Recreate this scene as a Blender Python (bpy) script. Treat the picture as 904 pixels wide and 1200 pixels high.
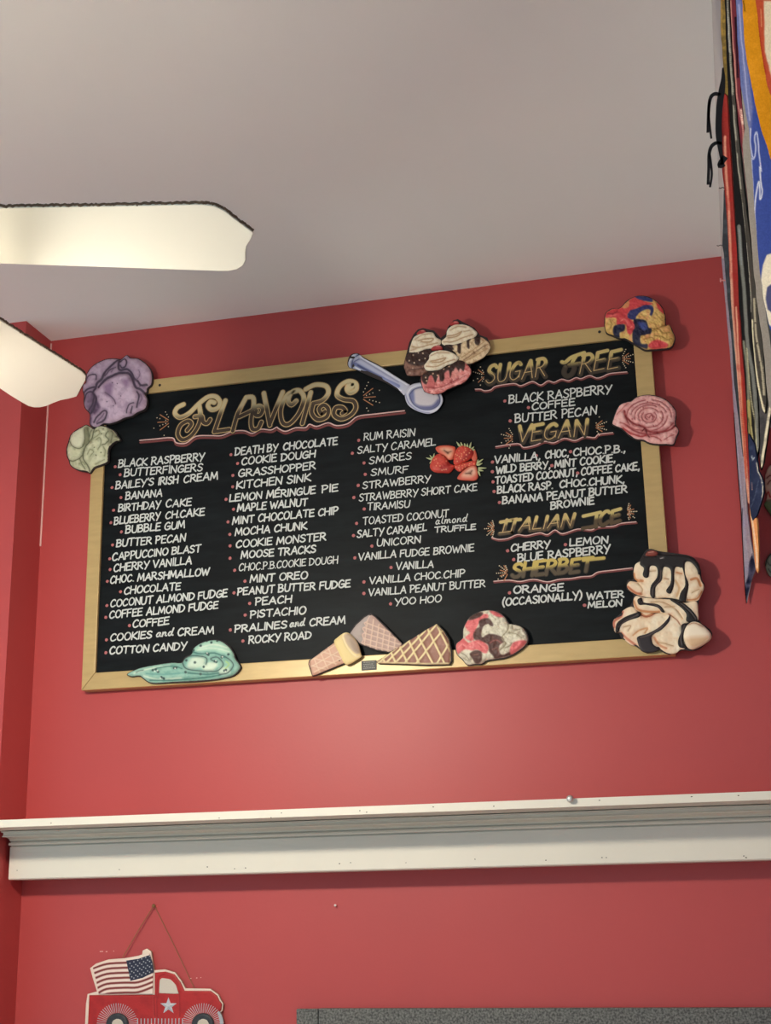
import bpy, bmesh, math, random
import numpy as np
from mathutils import Vector, Matrix, geometry
random.seed(7); RNG = np.random.default_rng(7)
for o in list(bpy.data.objects): bpy.data.objects.remove(o)
S = bpy.context.scene; COL = S.collection

# ------------------------------------------------------------ camera, world, exposure
EYE = 1.55                      # camera height above the floor
DW = 3.5                        # back wall is the plane y = DW
F = 1598.0                      # focal length in photo pixels (904 x 1200)
YAW, PITCH, ROLL = 0.24342, 0.28209, 0.01973
cy, sy, cp, sp, cr, sr = math.cos(YAW), math.sin(YAW), math.cos(PITCH), math.sin(PITCH), math.cos(ROLL), math.sin(ROLL)
RM = np.array([[cy,-sy,0],[sy,cy,0],[0,0,1]]) @ np.array([[1,0,0],[0,cp,-sp],[0,sp,cp]]) @ np.array([[cr,0,sr],[0,1,0],[-sr,0,cr]])
cam = bpy.data.objects.new('camera', bpy.data.cameras.new('camera')); COL.objects.link(cam)
m = Matrix.Identity(4)
for i in range(3):
    m[i][0] = RM[i,0]; m[i][1] = RM[i,2]; m[i][2] = -RM[i,1]
m[2][3] = EYE
cam.matrix_world = m
cam.data.sensor_fit = 'VERTICAL'; cam.data.sensor_height = 36; cam.data.lens = F*36/1200
cam.data.clip_start = .02
S.camera = cam
S.view_settings.view_transform = 'Standard'; S.view_settings.look = 'None'
S.view_settings.gamma = 1; S.view_settings.use_curve_mapping = False
S.view_settings.exposure = 0.0
wd = bpy.data.worlds.new('daylight'); S.world = wd; wd.use_nodes = True
wd.node_tree.nodes['Background'].inputs[0].default_value = (.62,.85,1,1)
wd.node_tree.nodes['Background'].inputs[1].default_value = .72
LAMP_STRENGTH = 670.0
LAMP_COLOR = (1,.93,.80)

# ------------------------------------------------------------ helpers
def lin(c):
    c = np.asarray(c, float)/255.0
    return np.where(c <= .04045, c/12.92, ((c+.055)/1.055)**2.4)
def ray(px, py): return RM @ np.array([(px-452)/F, 1, -(py-600)/F])
def W(px, py, h=0.0):
    "point of the plane h in front of the back wall seen at a photo pixel"
    r = ray(px, py); t = (DW-h)/r[1]
    return np.array([r[0]*t, DW-h, r[2]*t+EYE])
def RW(px, py, x):
    "point of the plane X = x (right wall and what hangs on it)"
    r = ray(px, py); t = x/r[0]
    p = np.array([x, r[1]*t, r[2]*t+EYE])
    if t < 0 or p[1] > DW-.012:
        t = (DW-.012)/r[1]; p = np.array([min(x, r[0]*t), DW-.012, r[2]*t+EYE])
    return p
MATS = {}
def mat(name, rgb, rough=.55, metal=0, bump=0, bscale=40, var=0, vscale=6, attr=None, spec=.5, emit=None):
    if name in MATS: return MATS[name]
    M = bpy.data.materials.new(name); M.use_nodes = True; nt = M.node_tree; b = nt.nodes['Principled BSDF']
    b.inputs['Roughness'].default_value = rough; b.inputs['Metallic'].default_value = metal
    b.inputs['Specular IOR Level'].default_value = spec
    if emit:
        b.inputs['Emission Color'].default_value = (*emit[0],1); b.inputs['Emission Strength'].default_value = emit[1]
    col = None
    if attr:
        a = nt.nodes.new('ShaderNodeAttribute'); a.attribute_name = attr; col = a.outputs['Color']
    else:
        b.inputs['Base Color'].default_value = (*lin(rgb),1)
    tc = nt.nodes.new('ShaderNodeTexCoord')
    if var:
        n = nt.nodes.new('ShaderNodeTexNoise'); n.inputs['Scale'].default_value = vscale; n.inputs['Detail'].default_value = 6
        nt.links.new(tc.outputs['Object'], n.inputs['Vector'])
        mr = nt.nodes.new('ShaderNodeMapRange'); mr.inputs[1].default_value = .3; mr.inputs[2].default_value = .7
        mr.inputs[3].default_value = 1-var; mr.inputs[4].default_value = 1+var
        nt.links.new(n.outputs['Fac'], mr.inputs[0])
        mx = nt.nodes.new('ShaderNodeMix'); mx.data_type = 'RGBA'; mx.blend_type = 'MULTIPLY'; mx.inputs[0].default_value = 1
        if col: nt.links.new(col, mx.inputs[6])
        else: mx.inputs[6].default_value = (*lin(rgb),1)
        nt.links.new(mr.outputs[0], mx.inputs[7]); col = mx.outputs[2]
    if col: nt.links.new(col, b.inputs['Base Color'])
    if bump:
        n = nt.nodes.new('ShaderNodeTexNoise'); n.inputs['Scale'].default_value = bscale; n.inputs['Detail'].default_value = 4
        nt.links.new(tc.outputs['Object'], n.inputs['Vector'])
        bp = nt.nodes.new('ShaderNodeBump'); bp.inputs['Strength'].default_value = bump; bp.inputs['Distance'].default_value = .002
        nt.links.new(n.outputs['Fac'], bp.inputs['Height']); nt.links.new(bp.outputs[0], b.inputs['Normal'])
    MATS[name] = M; return M
LOC = {}
def root(name, loc, label, cat, group=None):
    o = bpy.data.objects.new(name, None); COL.objects.link(o); o.location = loc; o.empty_display_size = .05
    LOC[o.name] = np.array(loc, float); return tag(o, label, cat, group)
def tag(o, label, cat=None, group=None):
    o['label'] = label
    if cat: o['category'] = cat
    if group: o['group'] = group
    return o
def mk(name, V, Fc, mats, parent=None, cols=None, midx=None, smooth=False, origin=None):
    "one mesh object from world-space vertices"
    V = np.asarray(V, float)
    if origin is None: origin = V.mean(0) if parent is None else (V.min(0)+V.max(0))/2
    origin = np.asarray(origin, float)
    me = bpy.data.meshes.new(name); me.from_pydata((V-origin).tolist(), [], [list(map(int,f)) for f in Fc])
    for mm in (mats if isinstance(mats,(list,tuple)) else [mats]): me.materials.append(mm)
    if midx is not None: me.polygons.foreach_set('material_index', np.asarray(midx, dtype=np.int32))
    if smooth: me.polygons.foreach_set('use_smooth', np.ones(len(me.polygons), dtype=bool))
    if cols is not None:
        ca = me.color_attributes.new('pigment', 'FLOAT_COLOR', 'POINT')
        c4 = np.ones((len(V),4), dtype=np.float32); c4[:,:3] = cols
        ca.data.foreach_set('color', c4.ravel())
    me.update()
    o = bpy.data.objects.new(name, me); COL.objects.link(o)
    if parent is not None:
        o.parent = parent; o.location = origin-LOC[parent.name]
    else: o.location = origin
    LOC[o.name] = origin
    return o
def bev(o, w=.0015, n=2):
    b = o.modifiers.new('bevel','BEVEL'); b.width = w; b.segments = n; b.limit_method = 'ANGLE'; return o
def box_vf(x0,x1,y0,y1,z0,z1):
    V = [(x,y,z) for x in (x0,x1) for y in (y0,y1) for z in (z0,z1)]
    Fc = [(0,1,3,2),(4,6,7,5),(0,4,5,1),(2,3,7,6),(0,2,6,4),(1,5,7,3)]
    return V, Fc
def join(*parts):
    V=[];Fc=[]
    for v,f in parts:
        n=len(V); V+= [tuple(p) for p in v]; Fc += [tuple(i+n for i in q) for q in f]
    return V,Fc
def prism(poly3, ext):
    "polygon of 3D points extruded by a vector"
    n=len(poly3); V=[tuple(p) for p in poly3]+[tuple(np.asarray(p)+ext) for p in poly3]
    return V, [tuple(range(n)), tuple(range(2*n-1,n-1,-1))]+[(i,i+n,(i+1)%n+n,(i+1)%n) for i in range(n)]
def lathe(prof, c, n=32):
    "prof: (radius, z) list about a vertical axis through c"
    V=[];Fc=[]
    for r,z in prof:
        for k in range(n):
            a=2*math.pi*k/n; V.append((c[0]+r*math.cos(a), c[1]+r*math.sin(a), c[2]+z))
    for i in range(len(prof)-1):
        for k in range(n):
            Fc.append((i*n+k, i*n+(k+1)%n, (i+1)*n+(k+1)%n, (i+1)*n+k))
    Fc.append(tuple(range(n-1,-1,-1))); Fc.append(tuple((len(prof)-1)*n+k for k in range(n)))
    return V,Fc
def tube(pts, r, n=8):
    pts=[np.asarray(p,float) for p in pts]; V=[];Fc=[]
    up=np.array([.13,.31,.94])
    for i,p in enumerate(pts):
        t=pts[min(i+1,len(pts)-1)]-pts[max(i-1,0)]; t/=np.linalg.norm(t)
        a=np.cross(t,up); a/=np.linalg.norm(a); b=np.cross(t,a)
        for k in range(n):
            q=2*math.pi*k/n; V.append(p+r*(math.cos(q)*a+math.sin(q)*b))
    for i in range(len(pts)-1):
        for k in range(n): Fc.append((i*n+k,i*n+(k+1)%n,(i+1)*n+(k+1)%n,(i+1)*n+k))
    Fc.append(tuple(range(n-1,-1,-1))); Fc.append(tuple((len(pts)-1)*n+k for k in range(n)))
    return V,Fc
def catmull(pts, closed=False, n=6):
    P=[np.asarray(p,float) for p in pts]; out=[]; N=len(P)
    rng = range(N) if closed else range(N-1)
    for i in rng:
        if closed: a,b,c,d=P[(i-1)%N],P[i],P[(i+1)%N],P[(i+2)%N]
        else: a,b,c,d=P[max(i-1,0)],P[i],P[i+1],P[min(i+2,N-1)]
        for k in range(n):
            t=k/n
            out.append(.5*((2*b)+(c-a)*t+(2*a-5*b+4*c-d)*t*t+(3*b-a-3*c+d)*t**3))
    if not closed: out.append(P[-1])
    return out

# distance tools for the painted reliefs (2D arrays, photo-pixel units of the tracing)
def d_line(P, pts):
    pts=np.asarray(pts,float); d=np.full(len(P),1e9)
    for a,b in zip(pts[:-1],pts[1:]):
        ab=b-a; L=max(ab@ab,1e-9); t=np.clip(((P-a)@ab)/L,0,1)
        d=np.minimum(d, np.hypot(*(P-a-t[:,None]*ab).T))
    return d
def inside(P, poly):
    poly=np.asarray(poly,float); x,y=P[:,0],P[:,1]; c=np.zeros(len(P),bool); j=len(poly)-1
    for i in range(len(poly)):
        xi,yi=poly[i]; xj,yj=poly[j]
        if yi!=yj:
            k=((yi>y)!=(yj>y))&(x<(xj-xi)*(y-yi)/(yj-yi)+xi); c^=k
        j=i
    return c
def sd_poly(P, poly):
    poly=np.asarray(poly,float)
    d=d_line(P, np.vstack([poly,poly[:1]])); return np.where(inside(P,poly),-d,d)
def vnoise(P, sc, seed=0):
    r=np.random.default_rng(seed); T=r.random((64,64))
    q=P/sc; i=np.floor(q).astype(int); f=q-i; f=f*f*(3-2*f)
    g=lambda a,b:T[(i[:,0]+a)%64,(i[:,1]+b)%64]
    return (g(0,0)*(1-f[:,0])+g(1,0)*f[:,0])*(1-f[:,1])+(g(0,1)*(1-f[:,0])+g(1,1)*f[:,0])*f[:,1]
FELT = None
class Zm:
    "coordinates read in a magnified crop of the photo"
    def __init__(s, ox, oy, w, iw=904): s.ox,s.oy,s.s=ox,oy,w/iw
    def __call__(s, pts): return [(s.ox+u*s.s, s.oy+v*s.s) for u,v in pts]

PAINT = mat('hand_painted_pigment', (255,255,255), .5, bump=.25, bscale=220, attr='pigment', spec=.35)
def relief(name, outline, base, parent, h0, thick, bulge, r, ops=(), edge=(40,32,34), step=.62, carve=.0015,
           nz=0, nzs=4, mapper=None, lw=1.3, material=None, smooth_outline=True, seed=1, speck=0):
    """painted, softly carved plaque: outline is traced in photo pixels and laid on the wall plane at h0.
    ops: ('fill',poly,col,soft) ('line',pts,col,width[,carve]) ('dots',pts,col,r) ('mottle',col,scale,amount)"""
    ol = catmull(outline, True, 4) if smooth_outline else [np.asarray(p,float) for p in outline]
    # even boundary
    B=[]; 
    for i in range(len(ol)):
        a,b=ol[i],ol[(i+1)%len(ol)]; L=np.hypot(*(b-a)); n=max(1,int(round(L/step)))
        if L<1e-6: continue
        for k in range(n): B.append(a+(b-a)*k/n)
    B=np.array(B)
    lo,hi=B.min(0),B.max(0)
    gx,gy=np.meshgrid(np.arange(lo[0],hi[0],step),np.arange(lo[1],hi[1],step*.87))
    gx[1::2]+=step/2
    G=np.column_stack([gx.ravel(),gy.ravel()])
    G=G[sd_poly(G,B)<-step*.55]
    pts=[Vector(p) for p in np.vstack([B,G])]
    n=len(B)
    vs,_,fs,ov,_,_=geometry.delaunay_2d_cdt(pts,[(i,(i+1)%n) for i in range(n)],[],1,1e-5)
    P=np.array([tuple(v) for v in vs]); sd=sd_poly(P,B); d=np.maximum(-sd,0)
    col=np.tile(np.asarray(base,float),(len(P),1))
    hgt=h0+thick+bulge*np.sqrt(np.clip(1-(1-np.clip(d/r,0,1))**2,0,1))
    if nz: hgt+=nz*(vnoise(P,nzs,seed)-.5)+nz*.6*(vnoise(P,nzs*.45,seed+1)-.5)
    for op in ops:
        if op[0]=='fill':
            s=op[3] if len(op)>3 else .6
            fp=catmull(op[1],True,4) if smooth_outline else op[1]; sdp=sd_poly(P,fp)
            k=np.clip(.5-sdp/(2*s),0,1)
            if len(op)>4: hgt+=op[4]*np.clip(-sdp/3,0,1)
        elif op[0]=='line':
            w=op[3]; dl=d_line(P,catmull(op[1],False,4) if len(op[1])>2 else op[1])
            w=w*(lw if smooth_outline else 1); k=np.clip((w/2+.45-dl)/.9,0,1)
            if smooth_outline: k=np.maximum(k,.28*np.exp(-(dl/(w*1.25+.5))**2))
            c=op[4] if len(op)>4 else carve
            hgt-=c*np.exp(-(dl/(w*.8+.4))**2)
        elif op[0]=='dots':
            k=np.zeros(len(P))
            for q in op[1]: k=np.maximum(k,np.clip((op[3]+.4-np.hypot(*(P-np.asarray(q)).T))/.8,0,1))
        elif op[0]=='mottle':
            nq=vnoise(P,op[2],seed+5)*.65+vnoise(P,op[2]*.4,seed+6)*.35; k=np.clip((nq-.48)*3.2,0,1)*op[3]; seed+=3
        col=col*(1-k[:,None])+np.asarray(op[2] if op[0]!='mottle' else op[1],float)*k[:,None]
    if speck: col=col*(1+speck*(RNG.random(len(P))-.5))[:,None]
    col=np.clip(col,0,255)
    if mapper is None: 
        top=[]; low=[]
        for (x,y),h in zip(P,hgt):
            q=W(x,y,h0); top.append((q[0],DW-max(h,h0+.0008),q[2]))
        low=[W(x,y,h0) for x,y in P]
    else:
        top=[mapper(x,y,h) for (x,y),h in zip(P,hgt)]; low=[mapper(x,y,h0) for x,y in P]
    # boundary loop = edges used once
    cnt={}
    for f in fs:
        for a,b in zip(f,list(f[1:])+[f[0]]): cnt[(a,b)]=1
    be=[e for e in cnt if (e[1],e[0]) not in cnt]
    V=list(top); N=len(V); idx={}
    C=[lin(c) for c in col]
    e=lin(edge)
    for a,b in be:
        for q in (a,b):
            if q not in idx:
                idx[q]=(len(V),len(V)+1); V.append(top[q]); C.append(e); V.append(low[q]); C.append(e)
    Fc=[tuple(f) for f in fs]
    for a,b in be: Fc.append((idx[b][0],idx[a][0],idx[a][1],idx[b][1]))
    # orient the faces towards the room
    a,b,c=[np.asarray(V[i]) for i in Fc[0][:3]]
    nrm=np.cross(b-a,c-a)
    if (nrm[1]>0 if mapper is None else nrm@np.asarray([-1,-.2,0])<0): Fc=[tuple(reversed(f)) for f in Fc]
    back=len(V)
    return mk(name,V,Fc,material or PAINT,parent,cols=np.array(C),smooth=True)

# ------------------------------------------------------------ setting
ZC = W(450,355)[2]; CEIL = EYE+1.684
RX = .087                                    # right wall plane
red = mat('satin_red_wall_paint',(183,71,70),.46,bump=.08,bscale=160,var=.03,vscale=2.5,spec=.45)
ceil_m = mat('matt_ceiling_paint',(246,244,241),.85,bump=.06,bscale=90,var=.02,vscale=1.5)
white = mat('cream_gloss_trim_paint',(232,224,208),.38,bump=.05,bscale=60,var=.02,vscale=5)
floor_m = mat('pale_tile_floor',(222,218,208),.5,var=.08,vscale=3)
def struct(name, vf, m, parent=None):
    o=mk(name,vf[0],vf[1],m,parent)
    if parent is None: o['kind']='structure'
    return o
PX = W(60,399)[0]                            # corner of the left return
PD = .155                                    # how far the left wall stands in front of the back wall
wall_back = struct('wall_back', box_vf(PX-.02,1.5,DW,DW+.12,0,CEIL), red)
wall_left = struct('wall_left', box_vf(-4.2,PX,DW-PD,DW+.12,0,CEIL), red)
SOFZ = W(864,505)[2]
soffit_m = mat('pale_soffit_paint',(200,190,186),.7,bump=.06,bscale=90,var=.02,vscale=2)
wall_right = struct('wall_right', box_vf(RX,RX+.55,.75,DW,SOFZ,CEIL), soffit_m)
wall_added_right = struct('wall_added_right', box_vf(1.5,1.62,.75,DW+.12,0,CEIL), red)  # unseen wall, added to cut ambient light from the open right side
ceiling = struct('ceiling', box_vf(-4.2,2.2,-1.2,DW+.12,CEIL,CEIL+.1), ceil_m)
floor = struct('floor', box_vf(-4.2,2.2,-1.2,DW+.12,-.1,0), floor_m)
caulk = mat('pale_caulk',(232,190,182),.7)
# paint bead that runs down the inside corners
mk('caulk_line',*tube([(PX+.002,DW-.002,z) for z in np.linspace(W(50,640)[2],CEIL-.01,40)+0],.0025,6),caulk,wall_back)

# ------------------------------------------------------------ shelf with crown moulding
HL = .28
sx0 = W(0,960,HL)[0]-.35; sx1 = .42
zt = W(450,944,HL)[2]; zl = W(450,953.5,HL)[2]
sh = root('wall_shelf',((PX+RX)/2,DW,zl),'long cream painted wall shelf with crown moulding under the menu board','shelf')
o = mk('shelf_board',*join(box_vf(PX,sx1,DW-HL,DW,zl,zt),box_vf(sx0,PX+.001,DW-HL,DW-PD,zl,zt)),white,sh)
HF=.098
zb = W(450,1019.5,HF)[2]; zm = W(450,977,HF)[2]
prof = [(0,zb),(HF-.003,zb),(HF,zb+.003),(HF,zm-.003),(HF-.006,zm-.0025),(HF-.006,zm),(HF+.008,zm+.0005),(HF+.010,zm+.004),(HF+.008,zm+.008),(HF-.002,zm+.0082),(HF-.002,zm+.011),(HF+.004,zm+.012)]
zk = zm+.012; zu=zl-.016
for t in np.linspace(0,1,9)[1:]:
    a=t*math.pi/2; prof.append((HF+.004+.028*(1-math.cos(a)), zk+(zu-zk)*math.sin(a)))
prof += [(HF+.046,zu),(HF+.046,zu+.002),(HF+.040,zu+.004),(HF+.040,zl-.005),(HF+.052,zl-.004),(HF+.052,zl-.0022),(HF+.030,zl-.002),(HF+.030,zl),(0,zl)]
mx0 = W(11.5,1000,HF)[0]
n=len(prof)
V=[(x,DW-h,z) for x in (mx0,sx1) for h,z in prof]
Fc=[tuple(range(n)),tuple(range(2*n-1,n-1,-1))]+[(i,(i+1)%n,(i+1)%n+n,i+n) for i in range(n)]
mk('crown_moulding',V,Fc,white,sh)
# chips of paint missing from the shelf
chip_m = mat('bare_wood_chip',(92,78,66),.8)
CH=[(131,919+31,.28),(545,933,.28),(428,948,.28),(645,931,.0)]
def chip(px,py,h,r):
    c=W(px,py,h+.0004); pts=[]
    for k in range(7):
        a=2*math.pi*k/7; rr=r*random.uniform(.6,1.2); pts.append((c[0]+rr*1.5*math.cos(a),c[1],c[2]+rr*math.sin(a)))
    return prism(pts,np.array([0,-.0004,0]))
def on_lip(px,dy): return W(px,957.5-(px-110)*.0399+dy,HL)
cs=[]
for px,dy in ((60,5),(257,7),(318,9),(330,4),(422,5),(430,7),(508,4),(579,6),(703,4),(811,4),(866,5)):
    p=on_lip(px,dy); cs.append(prism([(p[0]+.0016*math.cos(a)*random.uniform(.7,1.6),p[1]-.0003,p[2]+.0013*math.sin(a)) for a in np.linspace(0,6.28,8)[:-1]],np.array([0,-.0003,0])))
for px,py in ((20,1020),(140,1019),(243,1016),(275,1018),(288,1017),(398,1012),(411,1011),(476,1011),(557,1007),(706,1005),(711,1005),(640,1008),(872,1003),(875,1005)):
    cs.append(chip(px,py,HF,.0014))
mk('paint_chip',*join(*cs),chip_m,sh)['kind']='stuff'
# silver knob on the shelf edge
kc = W(669,936.5,HL)
steel = mat('brushed_steel',(214,212,206),.32,metal=.6)
kr = root('round_knob',(kc[0],kc[1],kc[2]),'small round silver knob fixed to the shelf edge below the sundae cutout','knob')
def lathe_y(prof,c,n=24):
    V,Fc=lathe(prof,(0,0,0),n); return [(c[0]+x,c[1]-z,c[2]+y) for x,y,z in V],Fc
mk('stem',*lathe_y([(.003,0),(.003,.006)],kc,12),steel,kr,smooth=True)
mk('knob_head',*lathe_y([(.003,.005),(.007,.006),(.0085,.010),(.007,.014),(.003,.016)],kc),steel,kr,smooth=True)

# ------------------------------------------------------------ dark speckled panel low on the wall
def granite():
    M=mat('dark_speckled_laminate',(80,80,78),.6)
    nt=M.node_tree; b=nt.nodes['Principled BSDF']; tc=nt.nodes.new('ShaderNodeTexCoord')
    n=nt.nodes.new('ShaderNodeTexNoise'); n.inputs['Scale'].default_value=190; n.inputs['Detail'].default_value=3
    r=nt.nodes.new('ShaderNodeValToRGB'); r.color_ramp.elements[0].position=.36; r.color_ramp.elements[1].position=.66
    r.color_ramp.elements[0].color=(*lin((58,57,54)),1); r.color_ramp.elements[1].color=(*lin((124,123,118)),1)
    nt.links.new(tc.outputs['Object'],n.inputs['Vector']); nt.links.new(n.outputs['Fac'],r.inputs[0]); nt.links.new(r.outputs[0],b.inputs['Base Color'])
    return M
gm=granite()
pz=W(600,1181.5,.02)[2]; pxa=W(347.5,1190,.02)[0]; pxs=W(373.6,1190,.02)[0]
pr=root('speckled_wall_panel',((pxa+RX)/2,DW,pz-.5),'dark grey speckled panel against the red wall at the bottom right','panel')
bev(mk('edge_strip',*box_vf(pxa,pxs-.0022,DW-.02,DW,pz-.5,pz-.001),gm,pr),.001)
bev(mk('main_panel',*box_vf(pxs,RX+.30,DW-.02,DW,pz-.5,pz),gm,pr),.001)
mk('seam',*box_vf(pxs-.0022,pxs,DW-.012,DW,pz-.5,pz-.003),mat('black_seam',(16,16,16),.8),pr)

# ------------------------------------------------------------ menu board
HB = .040                                     # front of the frame
HP = .031                                     # face of the chalkboard
bx0=W(104.4,600,HB)[0]*.5+W(95,810,HB)[0]*.5; bx1=W(773.5,530,HB)[0]
bz1=(W(182,444.5,HB)[2]+W(707,382.5,HB)[2])/2; bz0=(W(100,809.7,HB)[2]+W(690,772,HB)[2])/2
ix0=W(114,765,HP)[0]; ix1=W(757,590,HP)[0]; iz1=(W(232,456.5,HP)[2]+W(720,398.3,HP)[2])/2; iz0=(W(130,788.6,HP)[2]+W(690,751.2,HP)[2])/2
board=root('menu_board',((bx0+bx1)/2,DW,bz0),'large black chalkboard flavor menu in a gold wooden frame','menu board')
def gold():
    M=mat('gold_stained_wood',(183,148,96),.36,bump=.12,bscale=30,spec=.5)
    nt=M.node_tree; b=nt.nodes['Principled BSDF']; tc=nt.nodes.new('ShaderNodeTexCoord')
    mp=nt.nodes.new('ShaderNodeMapping'); mp.inputs['Scale'].default_value=(2,10,10)
    n=nt.nodes.new('ShaderNodeTexNoise'); n.inputs['Scale'].default_value=8; n.inputs['Detail'].default_value=5
    r=nt.nodes.new('ShaderNodeValToRGB'); r.color_ramp.elements[0].position=.3; r.color_ramp.elements[1].position=.7
    r.color_ramp.elements[0].color=(*lin((190,160,106)),1); r.color_ramp.elements[1].color=(*lin((200,170,114)),1)
    nt.links.new(tc.outputs['Object'],mp.inputs[0]); nt.links.new(mp.outputs[0],n.inputs['Vector']); nt.links.new(n.outputs['Fac'],r.inputs[0]); nt.links.new(r.outputs[0],b.inputs['Base Color'])
    b.inputs['Metallic'].default_value=.12
    return M
gold_m=gold()
def board_m():
    M=mat('black_chalkboard',(30,33,34),.5,bump=.05,bscale=120,spec=.14)
    nt=M.node_tree; b=nt.nodes['Principled BSDF']; tc=nt.nodes.new('ShaderNodeTexCoord')
    mp=nt.nodes.new('ShaderNodeMapping'); mp.inputs['Scale'].default_value=(1.2,1,6)
    n=nt.nodes.new('ShaderNodeTexNoise'); n.inputs['Scale'].default_value=5; n.inputs['Detail'].default_value=7; n.inputs['Roughness'].default_value=.65
    r=nt.nodes.new('ShaderNodeValToRGB'); r.color_ramp.elements[0].position=.35; r.color_ramp.elements[1].position=.8
    r.color_ramp.elements[0].color=(*lin((7,10,12)),1); r.color_ramp.elements[1].color=(*lin((24,29,31)),1)
    nt.links.new(tc.outputs['Object'],mp.inputs[0]); nt.links.new(mp.outputs[0],n.inputs['Vector']); nt.links.new(n.outputs['Fac'],r.inputs[0]); nt.links.new(r.outputs[0],b.inputs['Base Color'])
    return M
black_m=board_m()
mk('chalkboard_panel',*box_vf(bx0+.012,bx1-.012,DW-HP,DW-.002,bz0+.012,bz1-.012),black_m,board)
def rail(a,b,c,d):
    V=[(x,y,z) for y in (DW-HB,DW) for x,z in (a,b,c,d)]
    Fc=[(0,1,2,3),(7,6,5,4),(0,4,5,1),(1,5,6,2),(2,6,7,3),(3,7,4,0)]
    return V,Fc
g=.0004
for q in (((bx0+g,bz1),(bx1-g,bz1),(ix1-g,iz1),(ix0+g,iz1)),((bx0+g,bz0),(bx1-g,bz0),(ix1-g,iz0),(ix0+g,iz0)),
          ((bx0,bz0+g),(bx0,bz1-g),(ix0,iz1-g),(ix0,iz0+g)),((bx1,bz0+g),(bx1,bz1-g),(ix1,iz1-g),(ix1,iz0+g))):
    o=mk('frame_rail',*rail(*q),gold_m,board)
    bm=bmesh.new(); bm.from_mesh(o.data); bmesh.ops.recalc_face_normals(bm,faces=bm.faces); bm.to_mesh(o.data); bm.free()
    bev(o,.0018)
iron=mat('dark_screw',(24,22,20),.5)
for px,py in ((187.5,451.5),(703,389)):
    c=W(px,py,HB-.001); mk('screw',*lathe_y([(.0035,0),(.0042,.001),(.0038,.002),(.0016,.0022)],c,14),iron,board)
# small engraved maker's plate on the bottom rail
p0=W(424,786,HB); p1=W(441.5,773.5,HB)
plate=bev(mk('maker_plate',*box_vf(p0[0],p1[0],DW-HB-.002,DW-HB+.001,p0[2],p1[2]),mat('dark_plate',(62,60,56),.5),board),.001)
pl=[]
for k in range(4):
    zz=p1[2]-(k+.9)*(p1[2]-p0[2])/5; x=p0[0]+.006
    while x<p1[0]-.008:
        w=random.uniform(.002,.005); pl.append(box_vf(x,x+w,DW-HB-.0026,DW-HB-.0019,zz-.0010,zz+.0010)); x+=w+.0015
mk('engraving',*join(*pl),mat('worn_silver_print',(150,146,136),.6),plate)

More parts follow.
